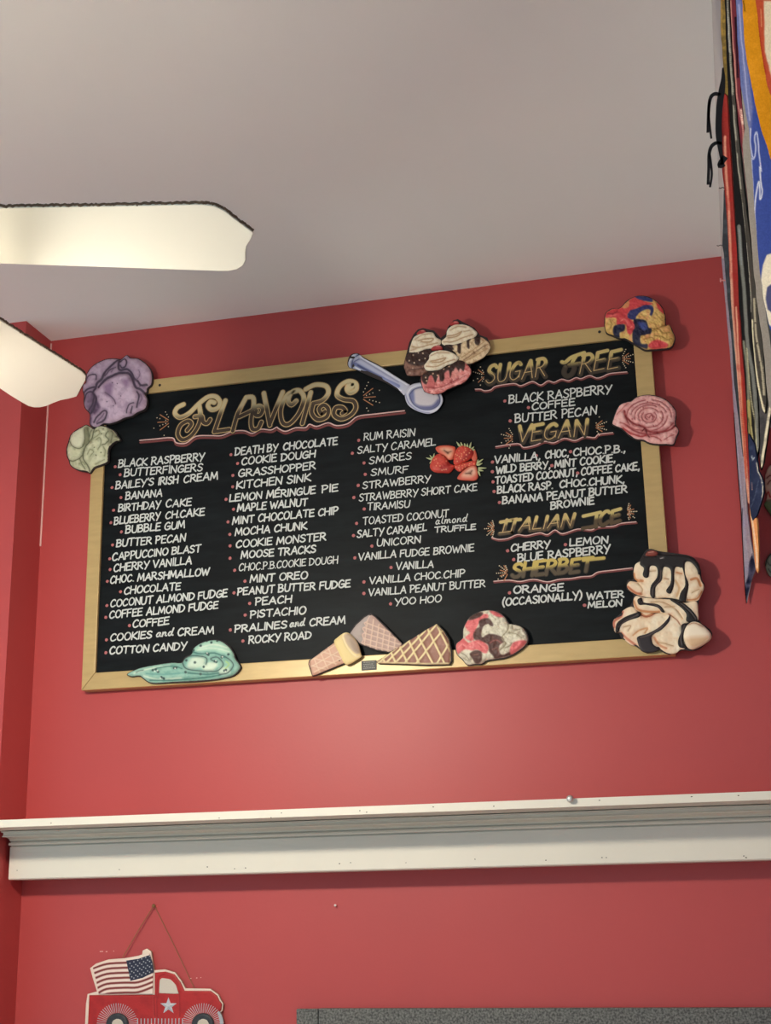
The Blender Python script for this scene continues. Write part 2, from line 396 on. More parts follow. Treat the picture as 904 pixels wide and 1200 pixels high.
# ------------------------------------------------------------ hand lettering
L='L';C_='C'
GL={
'A':(.74,[(L,[(0,0),(.40,1),(.72,0)]),(L,[(.12,.34),(.64,.36)])]),
'B':(.62,[(L,[(.04,1),(0,0)]),(C_,[(-.04,.98),(.34,1),(.52,.80),(.36,.58),(.04,.52)]),(C_,[(.04,.52),(.42,.52),(.60,.28),(.40,.04),(-.02,.0)])]),
'C':(.64,[(C_,[(.60,.84),(.50,.97),(.30,.96),(.08,.72),(0,.38),(.12,.06),(.34,0),(.62,.16)])]),
'D':(.70,[(L,[(.04,.98),(.02,0)]),(C_,[(-.05,.98),(.30,.98),(.62,.76),(.66,.42),(.40,.08),(-.02,0)])]),
'E':(.56,[(L,[(.54,1),(.02,.96),(0,0),(.56,.03)]),(L,[(.02,.52),(.46,.54)])]),
'F':(.54,[(L,[(.56,1),(.02,.96),(0,0)]),(L,[(.02,.50),(.46,.53)])]),
'G':(.70,[(C_,[(.60,.86),(.44,.98),(.20,.88),(.02,.56),(.04,.20),(.26,0),(.52,.06),(.66,.24)]),(L,[(.36,.44),(.68,.46),(.66,.10)])]),
'H':(.66,[(L,[(.02,1),(0,0)]),(L,[(.66,1),(.62,0)]),(L,[(0,.50),(.64,.53)])]),
'I':(.10,[(L,[(.06,1),(.04,0)])]),
'J':(.5,[(L,[(.1,1),(.5,1)]),(C_,[(.36,1),(.36,.2),(.2,0),(0,.12)])]),
'K':(.64,[(L,[(.04,1),(0,0)]),(L,[(.60,1),(.04,.48),(.66,0)])]),
'L':(.54,[(L,[(.04,1),(0,.02),(.54,.04)])]),
'M':(.86,[(L,[(0,0),(.12,1),(.42,.20),(.74,1),(.84,0)])]),
'N':(.68,[(L,[(0,0),(.04,1),(.60,.04),(.66,1)])]),
'O':(.72,[('O',[(.36,1),(.12,.84),(0,.46),(.12,.10),(.34,0),(.60,.16),(.72,.54),(.60,.88)])]),
'P':(.58,[(L,[(.04,1),(.02,0)]),(C_,[(-.04,.98),(.34,1),(.56,.78),(.40,.50),(.04,.42)])]),
'R':(.64,[(L,[(.04,1),(.0,0)]),(C_,[(-.05,.98),(.34,1),(.54,.78),(.38,.54),(.04,.48)]),(L,[(.20,.50),(.64,0)])]),
'S':(.58,[(C_,[(.56,.86),(.40,.99),(.14,.92),(.06,.72),(.24,.55),(.48,.40),(.54,.20),(.36,.02),(.14,.02),(-.02,.16)])]),
'T':(.66,[(L,[(0,.97),(.68,1)]),(L,[(.35,.98),(.32,0)])]),
'U':(.66,[(C_,[(.02,1),(0,.40),(.10,.06),(.32,0),(.54,.12),(.62,.46),(.66,1)])]),
'V':(.68,[(L,[(0,1),(.32,0),(.72,1)])]),
'W':(.96,[(L,[(0,1),(.24,0),(.50,.78),(.70,0),(1.0,1)])]),
'X':(.6,[(L,[(0,1),(.6,0)]),(L,[(.6,1),(0,0)])]),
'Y':(.66,[(L,[(0,1),(.32,.46)]),(L,[(.70,1),(.20,-.10)])]),
'Z':(.6,[(L,[(0,1),(.6,1),(0,0),(.6,0)])]),
'.':(.10,[(L,[(.03,.02),(.07,.02)])]),
',':(.14,[(L,[(.10,.08),(.02,-.16)])]),
"'":(.08,[(L,[(.06,1.05),(.02,.82)])]),
'(':(.22,[(C_,[(.22,1.12),(.02,.66),(.02,.24),(.18,-.14)])]),
')':(.22,[(C_,[(.0,1.12),(.22,.70),(.20,.24),(0,-.14)])]),
'a':(.46,[(C_,[(.40,.50),(.20,.54),(.02,.26),(.08,.02),(.26,.08),(.40,.48)]),(C_,[(.40,.50),(.34,.12),(.48,.04)])]),
'n':(.46,[(L,[(.06,.52),(.0,0)]),(C_,[(.02,.20),(.22,.52),(.36,.44),(.32,.10),(.46,.04)])]),
'd':(.50,[(C_,[(.38,.46),(.20,.54),(.02,.26),(.08,.02),(.26,.08),(.40,.48)]),(C_,[(.54,1.0),(.36,.20),(.50,.02)])]),
'l':(.24,[(C_,[(.22,1.0),(.04,.20),(.20,.02)])]),
'm':(.74,[(L,[(.06,.52),(0,0)]),(C_,[(.02,.20),(.20,.52),(.32,.40),(.28,0)]),(C_,[(.30,.2),(.48,.52),(.60,.40),(.58,.08),(.72,.04)])]),
'o':(.42,[('O',[(.22,.54),(.04,.36),(.04,.10),(.20,0),(.38,.18),(.38,.42)])]),
}
GL['É']=(.56,GL['E'][1]+[(L,[(.20,1.10),(.42,1.30)])])
def stroke_pts(kind,pts):
    if kind=='C': return catmull(pts,False,4)
    if kind=='O': return catmull(pts,True,3)+[np.asarray(pts[0],float)]
    return [np.asarray(p,float) for p in pts]
NS=[0]
def ribbon(V,Fc,pts,hw,y,taper=None,cap=7):
    "flat brush stroke in the board plane: quads between points, round joints"
    NS[0]+=1; y=y-(NS[0]%9)*3e-5
    pts=[np.asarray(p,float) for p in pts]
    k=[0]
    for i in range(1,len(pts)):
        if np.hypot(*(pts[i]-pts[k[-1]]))>1e-5: k.append(i)
    pts=[pts[i] for i in k]; n=len(pts)
    w=[hw if taper is None else hw*taper(i/max(1,n-1)) for i in range(n)]
    T=[pts[min(i+1,n-1)]-pts[max(i-1,0)] for i in range(n)]
    def disc(p,r):
        b=len(V)
        for q in range(cap*2):
            a=math.pi*q/cap; V.append((p[0]+r*math.cos(a),y-1.8e-5,p[1]+r*math.sin(a)))
        Fc.append(tuple(range(b,b+cap*2)))
    if n==1: disc(pts[0],w[0]); return
    for i in range(n-1):
        t=pts[i+1]-pts[i]; t/=np.hypot(*t); nn=np.array([-t[1],t[0]])
        def nrm(j):
            q=T[j]; l=np.hypot(*q)
            if l<1e-9: return nn
            q=np.array([-q[1],q[0]])/l
            c=q@nn
            return q/c if c>.85 else nn
        a=nrm(i) if i>0 else nn; b=nrm(i+1) if i<n-2 else nn
        s=len(V)
        for p in (pts[i]+a*w[i],pts[i]-a*w[i],pts[i+1]-b*w[i+1],pts[i+1]+b*w[i+1]): V.append((p[0],y-(i%2)*6e-6,p[1]))
        Fc.append((s,s+1,s+2,s+3))
    disc(pts[0],w[0]); disc(pts[-1],w[-1])
    for i in range(1,n-1):
        a=pts[i]-pts[i-1]; b=pts[i+1]-pts[i]
        if (a@b)/(np.hypot(*a)*np.hypot(*b))<.9: disc(pts[i],w[i])
def layout(text):
    "natural widths of a line in cap heights"
    x=0; out=[]
    for ch in text:
        if ch==' ': x+=.42; continue
        w,st=GL[ch]; out.append((x,ch)); x+=w+.17
    return out,x-.17
def line_strokes(text,x0,y0,x1,y1,cap,h,slant=.12,jit=.035,ink=True):
    if ink: x0+=.9; x1-=.9; y0-=1.0; y1-=1.0; cap-=2.1
    a=W(x0,y0,h)[[0,2]]; b=W(x1,y1,h)[[0,2]]
    H=(W(x0,y0-cap,h)-W(x0,y0,h))[2]
    seq,tot=layout(text); d=b-a; Ln=np.hypot(*d); d/=Ln; up=np.array([-d[1]*.5,1.0]); up/=np.hypot(*up)
    sx=Ln/tot
    out=[]
    for x,ch in seq:
        w,st=GL[ch]
        js=1+random.uniform(-jit,jit)*1.6; jy=random.uniform(-jit,jit)*.9; jx=random.uniform(-jit,jit)*.6; jl=slant+random.uniform(-.05,.05)
        for kind,pts in st:
            pp=stroke_pts(kind,pts)
            out.append([a+d*((x+jx+q[0])*sx)+up*((q[1]*js+jy)*H)+d*(q[1]*jl*H*.55-.02*H) for q in pp])
    return out
chalk=mat('white_paint_marker',(208,209,203),.7)
pink=mat('dusty_pink_marker',(184,104,102),.7)
HT=HP+.0006
def menu_line(texts,bullets):
    V=[];Fc=[];mi=[]
    for t in texts:
        tx,x0,y0,x1,y1=t[:5]; cap=t[5] if len(t)>5 else 10.4; hw=t[6] if len(t)>6 else .00205
        for s in line_strokes(tx,x0,y0,x1,y1,cap,HT): ribbon(V,Fc,s,hw*random.uniform(.92,1.08),DW-HT)
    mi=[0]*len(Fc)
    for bx,by in bullets:
        c=W(bx,by,HT); b=len(V)
        for q in range(14):
            a=2*math.pi*q/14; r=.0046*random.uniform(.9,1.08); V.append((c[0]+r*math.cos(a),DW-HT,c[2]+r*math.sin(a)))
        Fc.append(tuple(range(b,b+14))); mi.append(1)
    Fc=[tuple(reversed(f)) if np.cross(np.subtract(V[f[1]],V[f[0]]),np.subtract(V[f[2]],V[f[0]]))[1]>0 else f for f in Fc]
    return mk('menu_line' if texts else 'bullet_dot',V,Fc,[chalk,pink],board,midx=mi)
LINES=[
([('BLACK RASPBERRY',138.1,548.5,240.3,540.5)],[(135,547)]),
([('BUTTERFINGERS',145,559.3,238,552.4)],[(140.9,556.3)]),
([("BAILEY'S",135,574.2,181,569.5),('IRISH',185,569.3,209.5,567),('CREAM',215,566.5,256,562.3)],[(131.3,571.4)]),
([('BANANA',146.7,586.5,190.8,582.4)],[(141.8,583)]),
([('BIRTHDAY',138,600.4,189,596.5),('CAKE',194,595.5,225.2,593.3)],[(133.2,597.9)]),
([('BLUEBERRY',133.4,615.8,188.5,609.6),('CH.CAKE',193.5,609,240.3,604.6)],[(130,612.5)]),
([('BUBBLE GUM',146.7,626,217.5,619.7)],[(142.3,623.2)]),
([('BUTTER PECAN',135.8,641.8,218.2,635.3)],[(132,638.6)]),
([('CAPPUCCINO BLAST',131.1,658,236.1,647.4)],[(128.6,654.8)]),
([('CHERRY VANILLA',133,671,225.2,661.6)],[(129,667.4)]),
([('CHOC.',128.8,684.8,157.5,682),('MARSHMALLOW',160.5,681.8,246.1,674.8)],[(125.8,681.3)]),
([('CHOCOLATE',145,697.3,212.4,691.8)],[(141.3,693.4)]),
([('COCONUT ALMOND FUDGE',129,712.4,267.2,700.1)],[(125.3,709.6)]),
([('COFFEE ALMOND FUDGE',127.6,725.7,256.5,714)],[(124.1,723.4)]),
([('COFFEE',155,736.5,199,732.5)],[(151.8,733.1)]),
([('COOKIES',128.8,752.2,178.5,748.6),('and',182.5,747.5,204,745.5),('CREAM',208,746,251.4,743.3)],[(124.8,749.8)]),
([('COTTON CANDY',127.9,767.7,219.4,762.1)],[(124.1,764.9)]),
([('DEATH BY',275,534.6,326.5,529.2),('CHOCOLATE',331.5,528.6,396.5,521.8)],[(270.8,532.9)]),
([('COOKIE DOUGH',282.8,545.7,370.6,536.8)],[(278.6,543.1)]),
([('GRASSHOPPER',279.2,559.9,370.6,550.6)],[(273,557.2)]),
([('KITCHEN SINK',276.6,573.8,365.1,564.7)],[(272.8,570.5)]),
([('LEMON MÉRINGUE',268.4,588.9,370.5,579.3),('PIE',377,578.5,397.2,576.2)],[(265,585.1)]),
([('MAPLE WALNUT',277.7,600.4,361.1,593.5)],[(273.7,596.8)]),
([('MINT CHOCOLATE CHIP',272,615.4,397.2,603.2)],[(267.3,611.6)]),
([('MOCHA CHUNK',275,628.6,360.7,620.9)],[(269.5,626.2)]),
([('COOKIE MONSTER',276.2,643,382.9,633.9)],[(269.7,639.7)]),
([('MOOSE TRACKS',282,655.5,371.3,648.3)],[]),
([],[(269.7,654.1)]),
([('CHOC.P.B.COOKIE DOUGH',279.7,670.1,396.8,661,10.2,.0015)],[(275.1,668.3)]),
([('MINT OREO',292.5,683.4,361.5,679)],[(287.2,681.1)]),
([('PEANUT BUTTER FUDGE',277.9,698.3,411.4,688.9)],[(274.4,694.8)]),
([('PEACH',298.8,710.2,342.5,706.6)],[(292.7,707.1)]),
([('PISTACHIO',293,725.2,359.2,720.1)],[(287.4,720.8)]),
([('PRALINES',274.9,742.2,337,736.5),('and',339.5,736,358,733.5),('CREAM',362.5,734.5,405.6,731.7)],[(270,738.2)]),
([('ROCKY ROAD',291.1,754.9,365.7,748.9)],[(284.8,751.2)]),
([('RUM RAISIN',426.1,517.1,487.4,511.6,10.4,.0016)],[(420.6,516)]),
([('SALTY CARAMEL',418.8,532.6,511.7,522.8,10.4,.0016)],[(413.1,531.2)]),
([('SMORES',432.5,545,483,538.8,10.2,.0016)],[(426.8,542.5)]),
([('SMURF',434.7,558.5,479.2,554.7,10.2,.0016)],[(428.3,555.8)]),
([('STRAWBERRY',424.9,573.9,505.7,565.8,10.2,.0016)],[(420,568.8)]),
([('STRAWBERRY SHORT CAKE',420.4,588.3,560.3,575.8,10.2,.0016)],[(414.9,583)]),
([('TIRAMISU',430.2,599,481.3,595.3,10.2,.0016)],[(427,596.5)]),
([('TOASTED COCONUT',425.1,615.8,526.6,606.6,10.2,.0016)],[(418.1,613.4)]),
([('SALTY CARAMEL',418.1,630.9,501.1,622.9,10.2,.0017)],[(414.6,627.6)]),
([('almond',510.3,615.3,548.7,612,10.5,.0014),('TRUFFLE',509.2,625,558.7,621.6,8.6,.0017)],[]),
([('UNICORN',441.4,641.3,494.1,637.1,10,.0017)],[(436,639.9)]),
([('VANILLA FUDGE BROWNIE',419.7,657.6,556.8,647.1,10.2,.0017)],[(416,653.8)]),
([('VANILLA',463.9,668.5,509.2,665.7,10,.0017)],[(458.5,665)]),
([('VANILLA CHOC.CHIP',432.5,685.4,545.7,676.4,10.2,.0017)],[(426.7,682)]),
([('VANILLA PEANUT BUTTER',431.8,699.4,569.6,688.5,10.2,.0017)],[(426.7,695.4)]),
([('YOO HOO',462.3,710.3,518.5,705.9,10,.0017)],[(458,707.7)]),
([('BLACK RASPBERRY',596.2,473.7,717.9,461.5,11.6,.0019)],[(591.9,470)]),
([('COFFEE',623.5,481.2,674.8,476.1,10,.0019)],[(619.6,477.6)]),
([('BUTTER PECAN',603.5,496.3,700.9,486.6,11.4,.0019)],[(598.2,493.2)]),
([('VANILLA,',579.3,543.9,634,539.2),('CHOC,',639,538.3,667.5,535.8),('CHOC.P.B.,',672,535,733.8,530.5)],[(577.4,541.4),(628.8,533.9),(669,529.3)]),
([('WILD BERRY,',580.9,556,646,549.5),('MINT COOKIE,',650,549.2,722.1,542.1)],[(577.4,552.8),(647.1,545.6)]),
([('TOASTED COCONUT,',580.4,568.1,678,558.2),('COFFEE CAKE,',681,557.8,750.5,551.4)],[(578.1,564.6),(677.3,554.4)]),
([('BLACK RASP.',582.8,579.2,649,573.5),('CHOC.CHUNK,',656,572.3,733.1,566.5)],[(579.3,576)]),
([('BANANA PEANUT BUTTER',588.6,591.5,736.1,578.1)],[(585.6,588.8)]),
([('BROWNIE',645.3,597.6,697.5,591.5)],[]),
([('CHERRY',598.8,647.3,646,642.4)],[(595.1,645.4)]),
([('LEMON',667.3,640.8,713.8,637.3)],[(662.9,638.2)]),
([('BLUE RASPBERRY',606.5,659.4,716.1,648.5,10.8)],[(602.3,655.7)]),
([('ORANGE',601.8,696.5,661.7,693.1)],[(597.4,694.7)]),
([('(OCCASIONALLY)',589,711,683,702.6)],[]),
([('WATER',687.3,703.5,732.4,700.7,9.6)],[]),
([('MELON',688.9,713.5,730.3,711,9.2)],[(685.4,709.3)]),
]
for t,b in LINES: menu_line(t,b)

# gold brush lettered headings
halo=mat('umber_shadow_paint',(52,40,26),.7)
goldline=mat('pale_gold_paint',(205,172,116),.55)
dustyred=mat('dusty_red_paint',(118,52,50),.65)
palepink=mat('pale_pink_paint',(222,182,174),.65)
orange=mat('burnt_orange_paint',(170,112,72),.65)
cream=mat('cream_dot_paint',(214,196,166),.65)
fillgold=mat('blended_gold_lettering',(255,255,255),.5,attr='pigment')
def flip(V,Fc):
    return [tuple(reversed(f)) if np.cross(np.subtract(V[f[1]],V[f[0]]),np.subtract(V[f[2]],V[f[0]]))[1]>0 else f for f in Fc]
def heading(strokes,hw,topc,botc,split=.5,outline=True,hi=None):
    "strokes in wall x,z. layers of brush work: umber halo, gold contour, two-tone gold body"
    def dense(st):
        out=[np.asarray(st[0],float)]
        for a,b in zip(st[:-1],st[1:]):
            a=np.asarray(a,float);b=np.asarray(b,float); n=max(1,int(np.hypot(*(b-a))/.003))
            out+=[a+(b-a)*k/n for k in range(1,n+1)]
        return out
    strokes=[dense(s) for s in strokes]
    V=[];Fc=[];y=DW-HP
    for s in strokes: ribbon(V,Fc,s,hw*1.5,y-.0004)
    h=mk('heading_lettering',V,flip(V,Fc),halo,board)
    tag(h,'gold brush lettered heading')
    if outline:
        V=[];Fc=[]
        for s in strokes: ribbon(V,Fc,s,hw*1.12,y-.0008)
        mk('gold_contour',V,flip(V,Fc),goldline,h)
    V=[];Fc=[]
    for s in strokes: ribbon(V,Fc,s,hw*(.78 if outline else 1.0),y-.0012)
    V=np.array(V)
    # height within the slanting line of lettering
    sl=np.polyfit(np.concatenate([[p[0] for p in s] for s in strokes]),np.concatenate([[p[1] for p in s] for s in strokes]),1)[0] if len(strokes)>2 else 0
    zz=V[:,2]-sl*V[:,0]; t=(zz-zz.min())/(zz.max()-zz.min())
    k=np.clip((t-split)/.22+.5,0,1)[:,None]; k=k*k*(3-2*k)
    c=np.asarray(botc)*(1-k)+np.asarray(topc)*k
    mk('gold_body',V,flip(V.tolist(),Fc),fillgold,h,cols=np.array([lin(q) for q in c]))
    if hi:
        V=[];Fc=[]
        for s in hi: ribbon(V,Fc,s,hw*.22,y-.0016)
        mk('highlight_stroke',V,flip(V,Fc),goldline,h)
    return h
def w2(pts,h=HT): return [W(x,y,h)[[0,2]] for x,y in pts]
def underline(parent,pts,hw=.0016,off=3.0,cont=None):
    V=[];Fc=[]
    p=catmull(pts,False,4)
    ribbon(V,Fc,w2([(x+.6,y+off*.62) for x,y in p]),hw*1.9,DW-HP-.0002)
    mi=[0]*len(Fc)
    ribbon(V,Fc,w2(p),hw,DW-HP-.0005); mi+=[1]*(len(Fc)-len(mi))
    mk('wavy_underline',V,flip(V,Fc),[dustyred,palepink],parent,midx=mi)
def burst(parent,cx,cy,sgn,sz,rays=(-35,0,35),dots=(-62,-18,18,62)):
    V=[];Fc=[];y=DW-HP-.0005
    for a in rays:
        a=math.radians(a); p=[(cx+sgn*sz*r*math.cos(a),cy+sz*r*math.sin(a)-sgn*.06*sz*r) for r in (.18,.78)]
        ribbon(V,Fc,w2(p),.0014,y)
    mi=[0]*len(Fc)
    for a in dots:
        a=math.radians(a)
        for r in (.32,.5,.68,.86,1.05):
            if abs(a)>1 and r>.9: continue
            if random.random()<.12: continue
            ribbon(V,Fc,w2([(cx+sgn*sz*r*math.cos(a),cy+sz*r*math.sin(a)-sgn*.06*sz*r)]),.0016,y-.0004)
    mi+=[1]*(len(Fc)-len(mi))
    mk('starburst',V,flip(V,Fc),[orange,cream],parent,midx=mi)
Z1=Zm(180,440,150); Z2=Zm(310,430,150)
def sc(z,pts,smooth=True,n=5): 
    p=z(pts); p=catmull(p,False,n) if smooth else p
    return w2(p)
FL=[sc(Z1,[(212,205),(168,228),(152,268),(188,296),(250,268),(320,200),(385,152),(440,150),(470,188),(455,228),(412,242),(385,215),(402,186),(430,192)]),
    sc(Z1,[(322,205),(332,280),(318,350),(268,425),(205,455),(172,415),(192,352),(244,322),(268,345),(238,388)]),
    sc(Z1,[(292,292),(340,288),(352,330),(380,338),(400,312)]),
    sc(Z1,[(508,178),(470,280),(430,398)],False), sc(Z1,[(430,398),(535,382)],False),
    sc(Z1,[(560,392),(596,270),(655,155)]), sc(Z1,[(655,155),(702,156),(708,215),(690,310),(698,376),(738,376),(762,330)]),
    sc(Z1,[(605,292),(680,256),(742,216),(772,240),(752,280),(720,278),(728,248)]),
    sc(Z1,[(780,125),(822,352)],False), sc(Z2,[(130,178),(38,405)],False),
    sc(Z2,[(232,168),(160,200),(116,300),(128,392),(178,402),(245,325),(280,225),(250,168),(195,178),(168,238),(192,268),(225,240)]),
    sc(Z2,[(328,180),(268,400)],False), sc(Z2,[(292,158),(360,126),(436,136),(452,185),(410,238),(345,258)]),
    sc(Z2,[(345,262),(335,325),(378,372),(440,352),(452,300),(420,270),(388,296),(404,332),(428,316)]),
    sc(Z2,[(606,150),(622,142),(622,124),(594,128),(584,158),(608,182),(648,160),(644,116),(592,102),(534,138),(514,198),(560,230),(628,242),(646,290),(608,342),(542,368),(492,338),(504,290),(548,286),(572,312),(552,328)])]
h=heading(FL,.0066,(212,192,146),(62,44,26),.56)
underline(h,[(164,516),(180,514.7),(201.6,513),(206.5,518.8),(218,519.3),(229.8,511.3),(246.4,510.5),(259.6,510.5),(272.9,505.5),(286.2,504.7),(296,508),(306,503),(317.7,503.9),(324.3,500.6),(326.6,502.2),(334.9,505.5),(346.5,501.3),(358,501.3),(363,497.2),(371.4,499.7),(384.7,495.5),(394.6,498.8),(407.9,496.4),(419.5,488),(440,485.2),(474,481.3)],.0017,4)
burst(h,200.5,494,-1,20); burst(h,423,466,1,22)
def txt(t,x0,y0,x1,y1,cap,slant=.3):
    return line_strokes(t,x0,y0,x1,y1,cap,HT,slant,.03,False)
def hl(strokes): return [[p+np.array([-.0016,.0022]) for p in s] for s in strokes]
TOPG=(204,182,112); BOTG=(58,45,30)
ZS=Zm(640,395,110)
su=txt('SUGAR',571,450,640,441.5,21,.35)
fr=[sc(ZS,[(155,240),(185,245),(240,200),(300,175),(370,152)]),sc(ZS,[(290,185),(255,250),(275,300),(245,360),(200,375),(175,340),(190,290)]),sc(ZS,[(225,270),(330,255)],False)]
ree=txt('REE',680.5,438.5,725,431.5,21,.45)
h=heading(fr+ree,.0050,TOPG,BOTG,.56,False,hl(ree)); h=heading(su,.0050,TOPG,BOTG,.58,False,hl(su))
underline(h,[(557.3,456.1),(563.4,456.1),(568.3,457.9),(575.6,456.7),(581.6,452.5),(602.3,449.4),(610.8,451.9),(624.2,447),(634,451.2),(642.5,446.3),(649.7,448),(658.3,444.3),(666.8,446.1),(675.3,442.5),(681.4,443.7),(691.1,440),(699.6,443),(706.9,441.2),(715.4,437.6),(734.9,435.8)],.0013,2.2)
burst(h,569,440,-1,14,(-42,42),(-62,-20,20,62)); burst(h,728,421,1,14)
ve=txt('VEGAN',607,519.5,688,511,19,.3)
h=heading(ve,.0050,TOPG,BOTG,.62,False,hl(ve))
underline(h,[(581.2,523.4),(606.9,519.8),(613.9,524.3),(628,521.6),(638.7,517.2),(649.3,518.9),(661.7,513.6),(674,516.3),(684.7,511.9),(697,512.8),(702,509),(718.4,507)],.0013,2.2)
burst(h,603,513,-1,15); burst(h,697,500,1,14)
it=txt('ITALIAN',590,624.5,671,618,14.5,.55)+[w2([(587,612),(606,608.5)]),w2([(586,625.5),(600,623.5)])]
ic=txt('ICE',698,617,727,610.5,14.5,.4)+[w2([(684,605),(704,600.5)]),w2([(683,619.5),(700,616.5)])]
h=heading(ic,.0044,TOPG,(84,64,36),.58,False); h=heading(it,.0044,TOPG,(84,64,36),.58,False,hl(it))
underline(h,[(576.6,629.8),(584.3,632),(595.4,630.9),(606.5,626.5),(617.5,627.6),(633,624.3),(641.8,626.5),(650.7,621),(659.5,625.4),(677.2,619.9),(692.7,621),(701.6,617.7),(719.3,616.5),(728,613.2),(745.8,611.5)],.0013,2.2)
burst(h,580,619,-1,11,(-60,-20,20,60),(-75,-40,0,40,75)); burst(h,735,600,1,11,(-60,-20,20,60),(-75,-40,0,40,75))
se=txt('SHERBET',601,676.5,693,669,15.5,.35)+[w2([(684,656.5),(708,654)])]
h=heading(se,.0044,(202,176,88),(82,66,42),.5,False)
underline(h,[(579,681.2),(596.9,679.8),(609.8,681.4),(625.7,678.8),(641.7,681.8),(655.6,678.8),(669.6,677.8),(681.5,675.8),(693.4,674.8),(701.4,670.3),(720,668),(741.2,665.5)],.0013,2.2)
burst(h,596,671,-1,13,(-60,-20,20,60),(-70,-40,0,30))

# ------------------------------------------------------------ ceiling fan with its lamp
FX,FY,FZ = -1.352,1.687,EYE+1.032
FRAD,FWD,FB,FT = .705,.150,.291,.248
fan=root('ceiling_fan',(FX,FY,CEIL),'cream ceiling fan with dusty broad blades hanging at the left','ceiling fan')
fan_w=mat('cream_fan_enamel',(216,213,200),.4,var=.02,vscale=4)
fan_c=(FX,FY,FZ)
mk('canopy',*lathe([(.02,CEIL-FZ-.07),(.045,CEIL-FZ-.065),(.065,CEIL-FZ-.03),(.068,CEIL-FZ)],fan_c),fan_w,fan,smooth=True)
mk('downrod',*lathe([(.013,.13),(.013,CEIL-FZ-.06)],fan_c,16),fan_w,fan,smooth=True)
mk('motor_housing',*lathe([(.03,.15),(.07,.145),(.105,.12),(.115,.08),(.11,.04),(.085,.02),(.085,.006)],fan_c),fan_w,fan,smooth=True)
mk('light_fitter',*lathe([(.05,-.005),(.052,-.05),(.06,-.07),(.058,-.10),(.045,-.115)],fan_c),fan_w,fan,smooth=True)
glass=mat('glowing_opal_glass',(255,240,214),.3,emit=(LAMP_COLOR,LAMP_STRENGTH))
shade_m=mat('opal_glass_added_glow',(240,232,214),.35)
shade_m.node_tree.nodes['Principled BSDF'].inputs['Emission Color'].default_value=(1,.92,.76,1); shade_m.node_tree.nodes['Principled BSDF'].inputs['Emission Strength'].default_value=22  # own glow added to the glass to brighten blades, ceiling and upper wall
nt=shade_m.node_tree; tl=nt.nodes.new('ShaderNodeBsdfTranslucent'); tl.inputs[0].default_value=(.97,.95,.88,1)
mxs=nt.nodes.new('ShaderNodeMixShader'); mxs.inputs[0].default_value=.6
nt.links.new(nt.nodes['Principled BSDF'].outputs[0],mxs.inputs[1]); nt.links.new(tl.outputs[0],mxs.inputs[2]); nt.links.new(mxs.outputs[0],nt.nodes['Material Output'].inputs[0])
mk('added_glow_shade',*lathe([(.046,-.108),(.07,-.112),(.11,-.119),(.145,-.131),(.158,-.140),(.162,-.143),(.156,-.144),(.143,-.136),(.108,-.124),(.068,-.117),(.046,-.113)],fan_c,40),shade_m,fan,smooth=True)  # unseen dish, shaped to hold the bulb's light off the blades
gp=[(.0008,-.112),(.016,-.113),(.018,-.130)]
for t in np.linspace(0,1,15)[3:]:
    a=math.pi*t; gp.append((max(.0008,.052*math.sin(a)),-.198+.058*math.cos(a)))
mk('bulb',*lathe(gp,fan_c),glass,fan,smooth=True)
dust=mat('grey_brown_dust',(96,78,62),.95,bump=1,bscale=400)
def bl_pt(th,u,v,w=0):
    e=np.array([math.cos(th),math.sin(th),0]); nn=np.array([-math.sin(th),math.cos(th),0])
    a=nn*math.cos(FB)-np.array([0,0,1])*math.sin(FB); b=nn*math.sin(FB)+np.array([0,0,1])*math.cos(FB)
    return np.array([FX,FY,FZ])+e*u+a*v+b*w
def blade_w(u): return FWD*(.76+.24*min(1,max(0,(u-.17)/(FRAD-.17-.06))))
for k in range(5):
    th=FT+(0,1.213,2.50,3.77,5.03)[k]
    FR=FRAD+(.035 if k==1 else 0)
    lo=[(u,-FWD/2) for u in np.linspace(.17,FR-.075,14)]
    tip=[(FR-.055,-.071),(FR-.040,-.060),(FR-.026,-.042),(FR-.010,-.024),(FR,-.012),(FR-.006,.004),(FR-.014,.018),(FR-.017,.034),(FR-.018,.050),(FR-.024,.063),(FR-.034,.071),(FR-.048,.075)]
    hi=[(u,blade_w(u)-FWD/2) for u in np.linspace(FR-.075,.17,14)]
    ol=lo+tip+hi
    V=[bl_pt(th,u,v,-.004) for u,v in ol]; ext=bl_pt(th,0,0,.004)-bl_pt(th,0,0,-.004)
    b=bev(mk('blade',*prism(V,ext),fan_w,fan),.0012)
    # dust felted along the leading edge
    dv,df=[],[]
    edge=lo+tip[:5]; pts=[]
    for i in range(len(edge)-1):
        for t in np.linspace(0,1,12)[:-1]: pts.append(np.array(edge[i])*(1-t)+np.array(edge[i+1])*t)
    P3=[bl_pt(th,u,v,random.uniform(-.0015,.0015)) for u,v in pts]
    dv,df=tube(P3,.0026,7)
    dv=[np.asarray(p)+RNG.normal(0,.0004,3) for p in dv]
    mk('dust_fringe',dv,df,dust,b,smooth=True)
    a0=[bl_pt(th,u,v,.004) for u,v in ((.085,-.018),(.15,-.012),(.19,-.045),(.25,-.03),(.26,0),(.25,.03),(.19,.045),(.15,.012),(.085,.018))]
    mk('blade_iron',*prism(a0,bl_pt(th,0,0,.006)-bl_pt(th,0,0,0)),fan_w,fan)

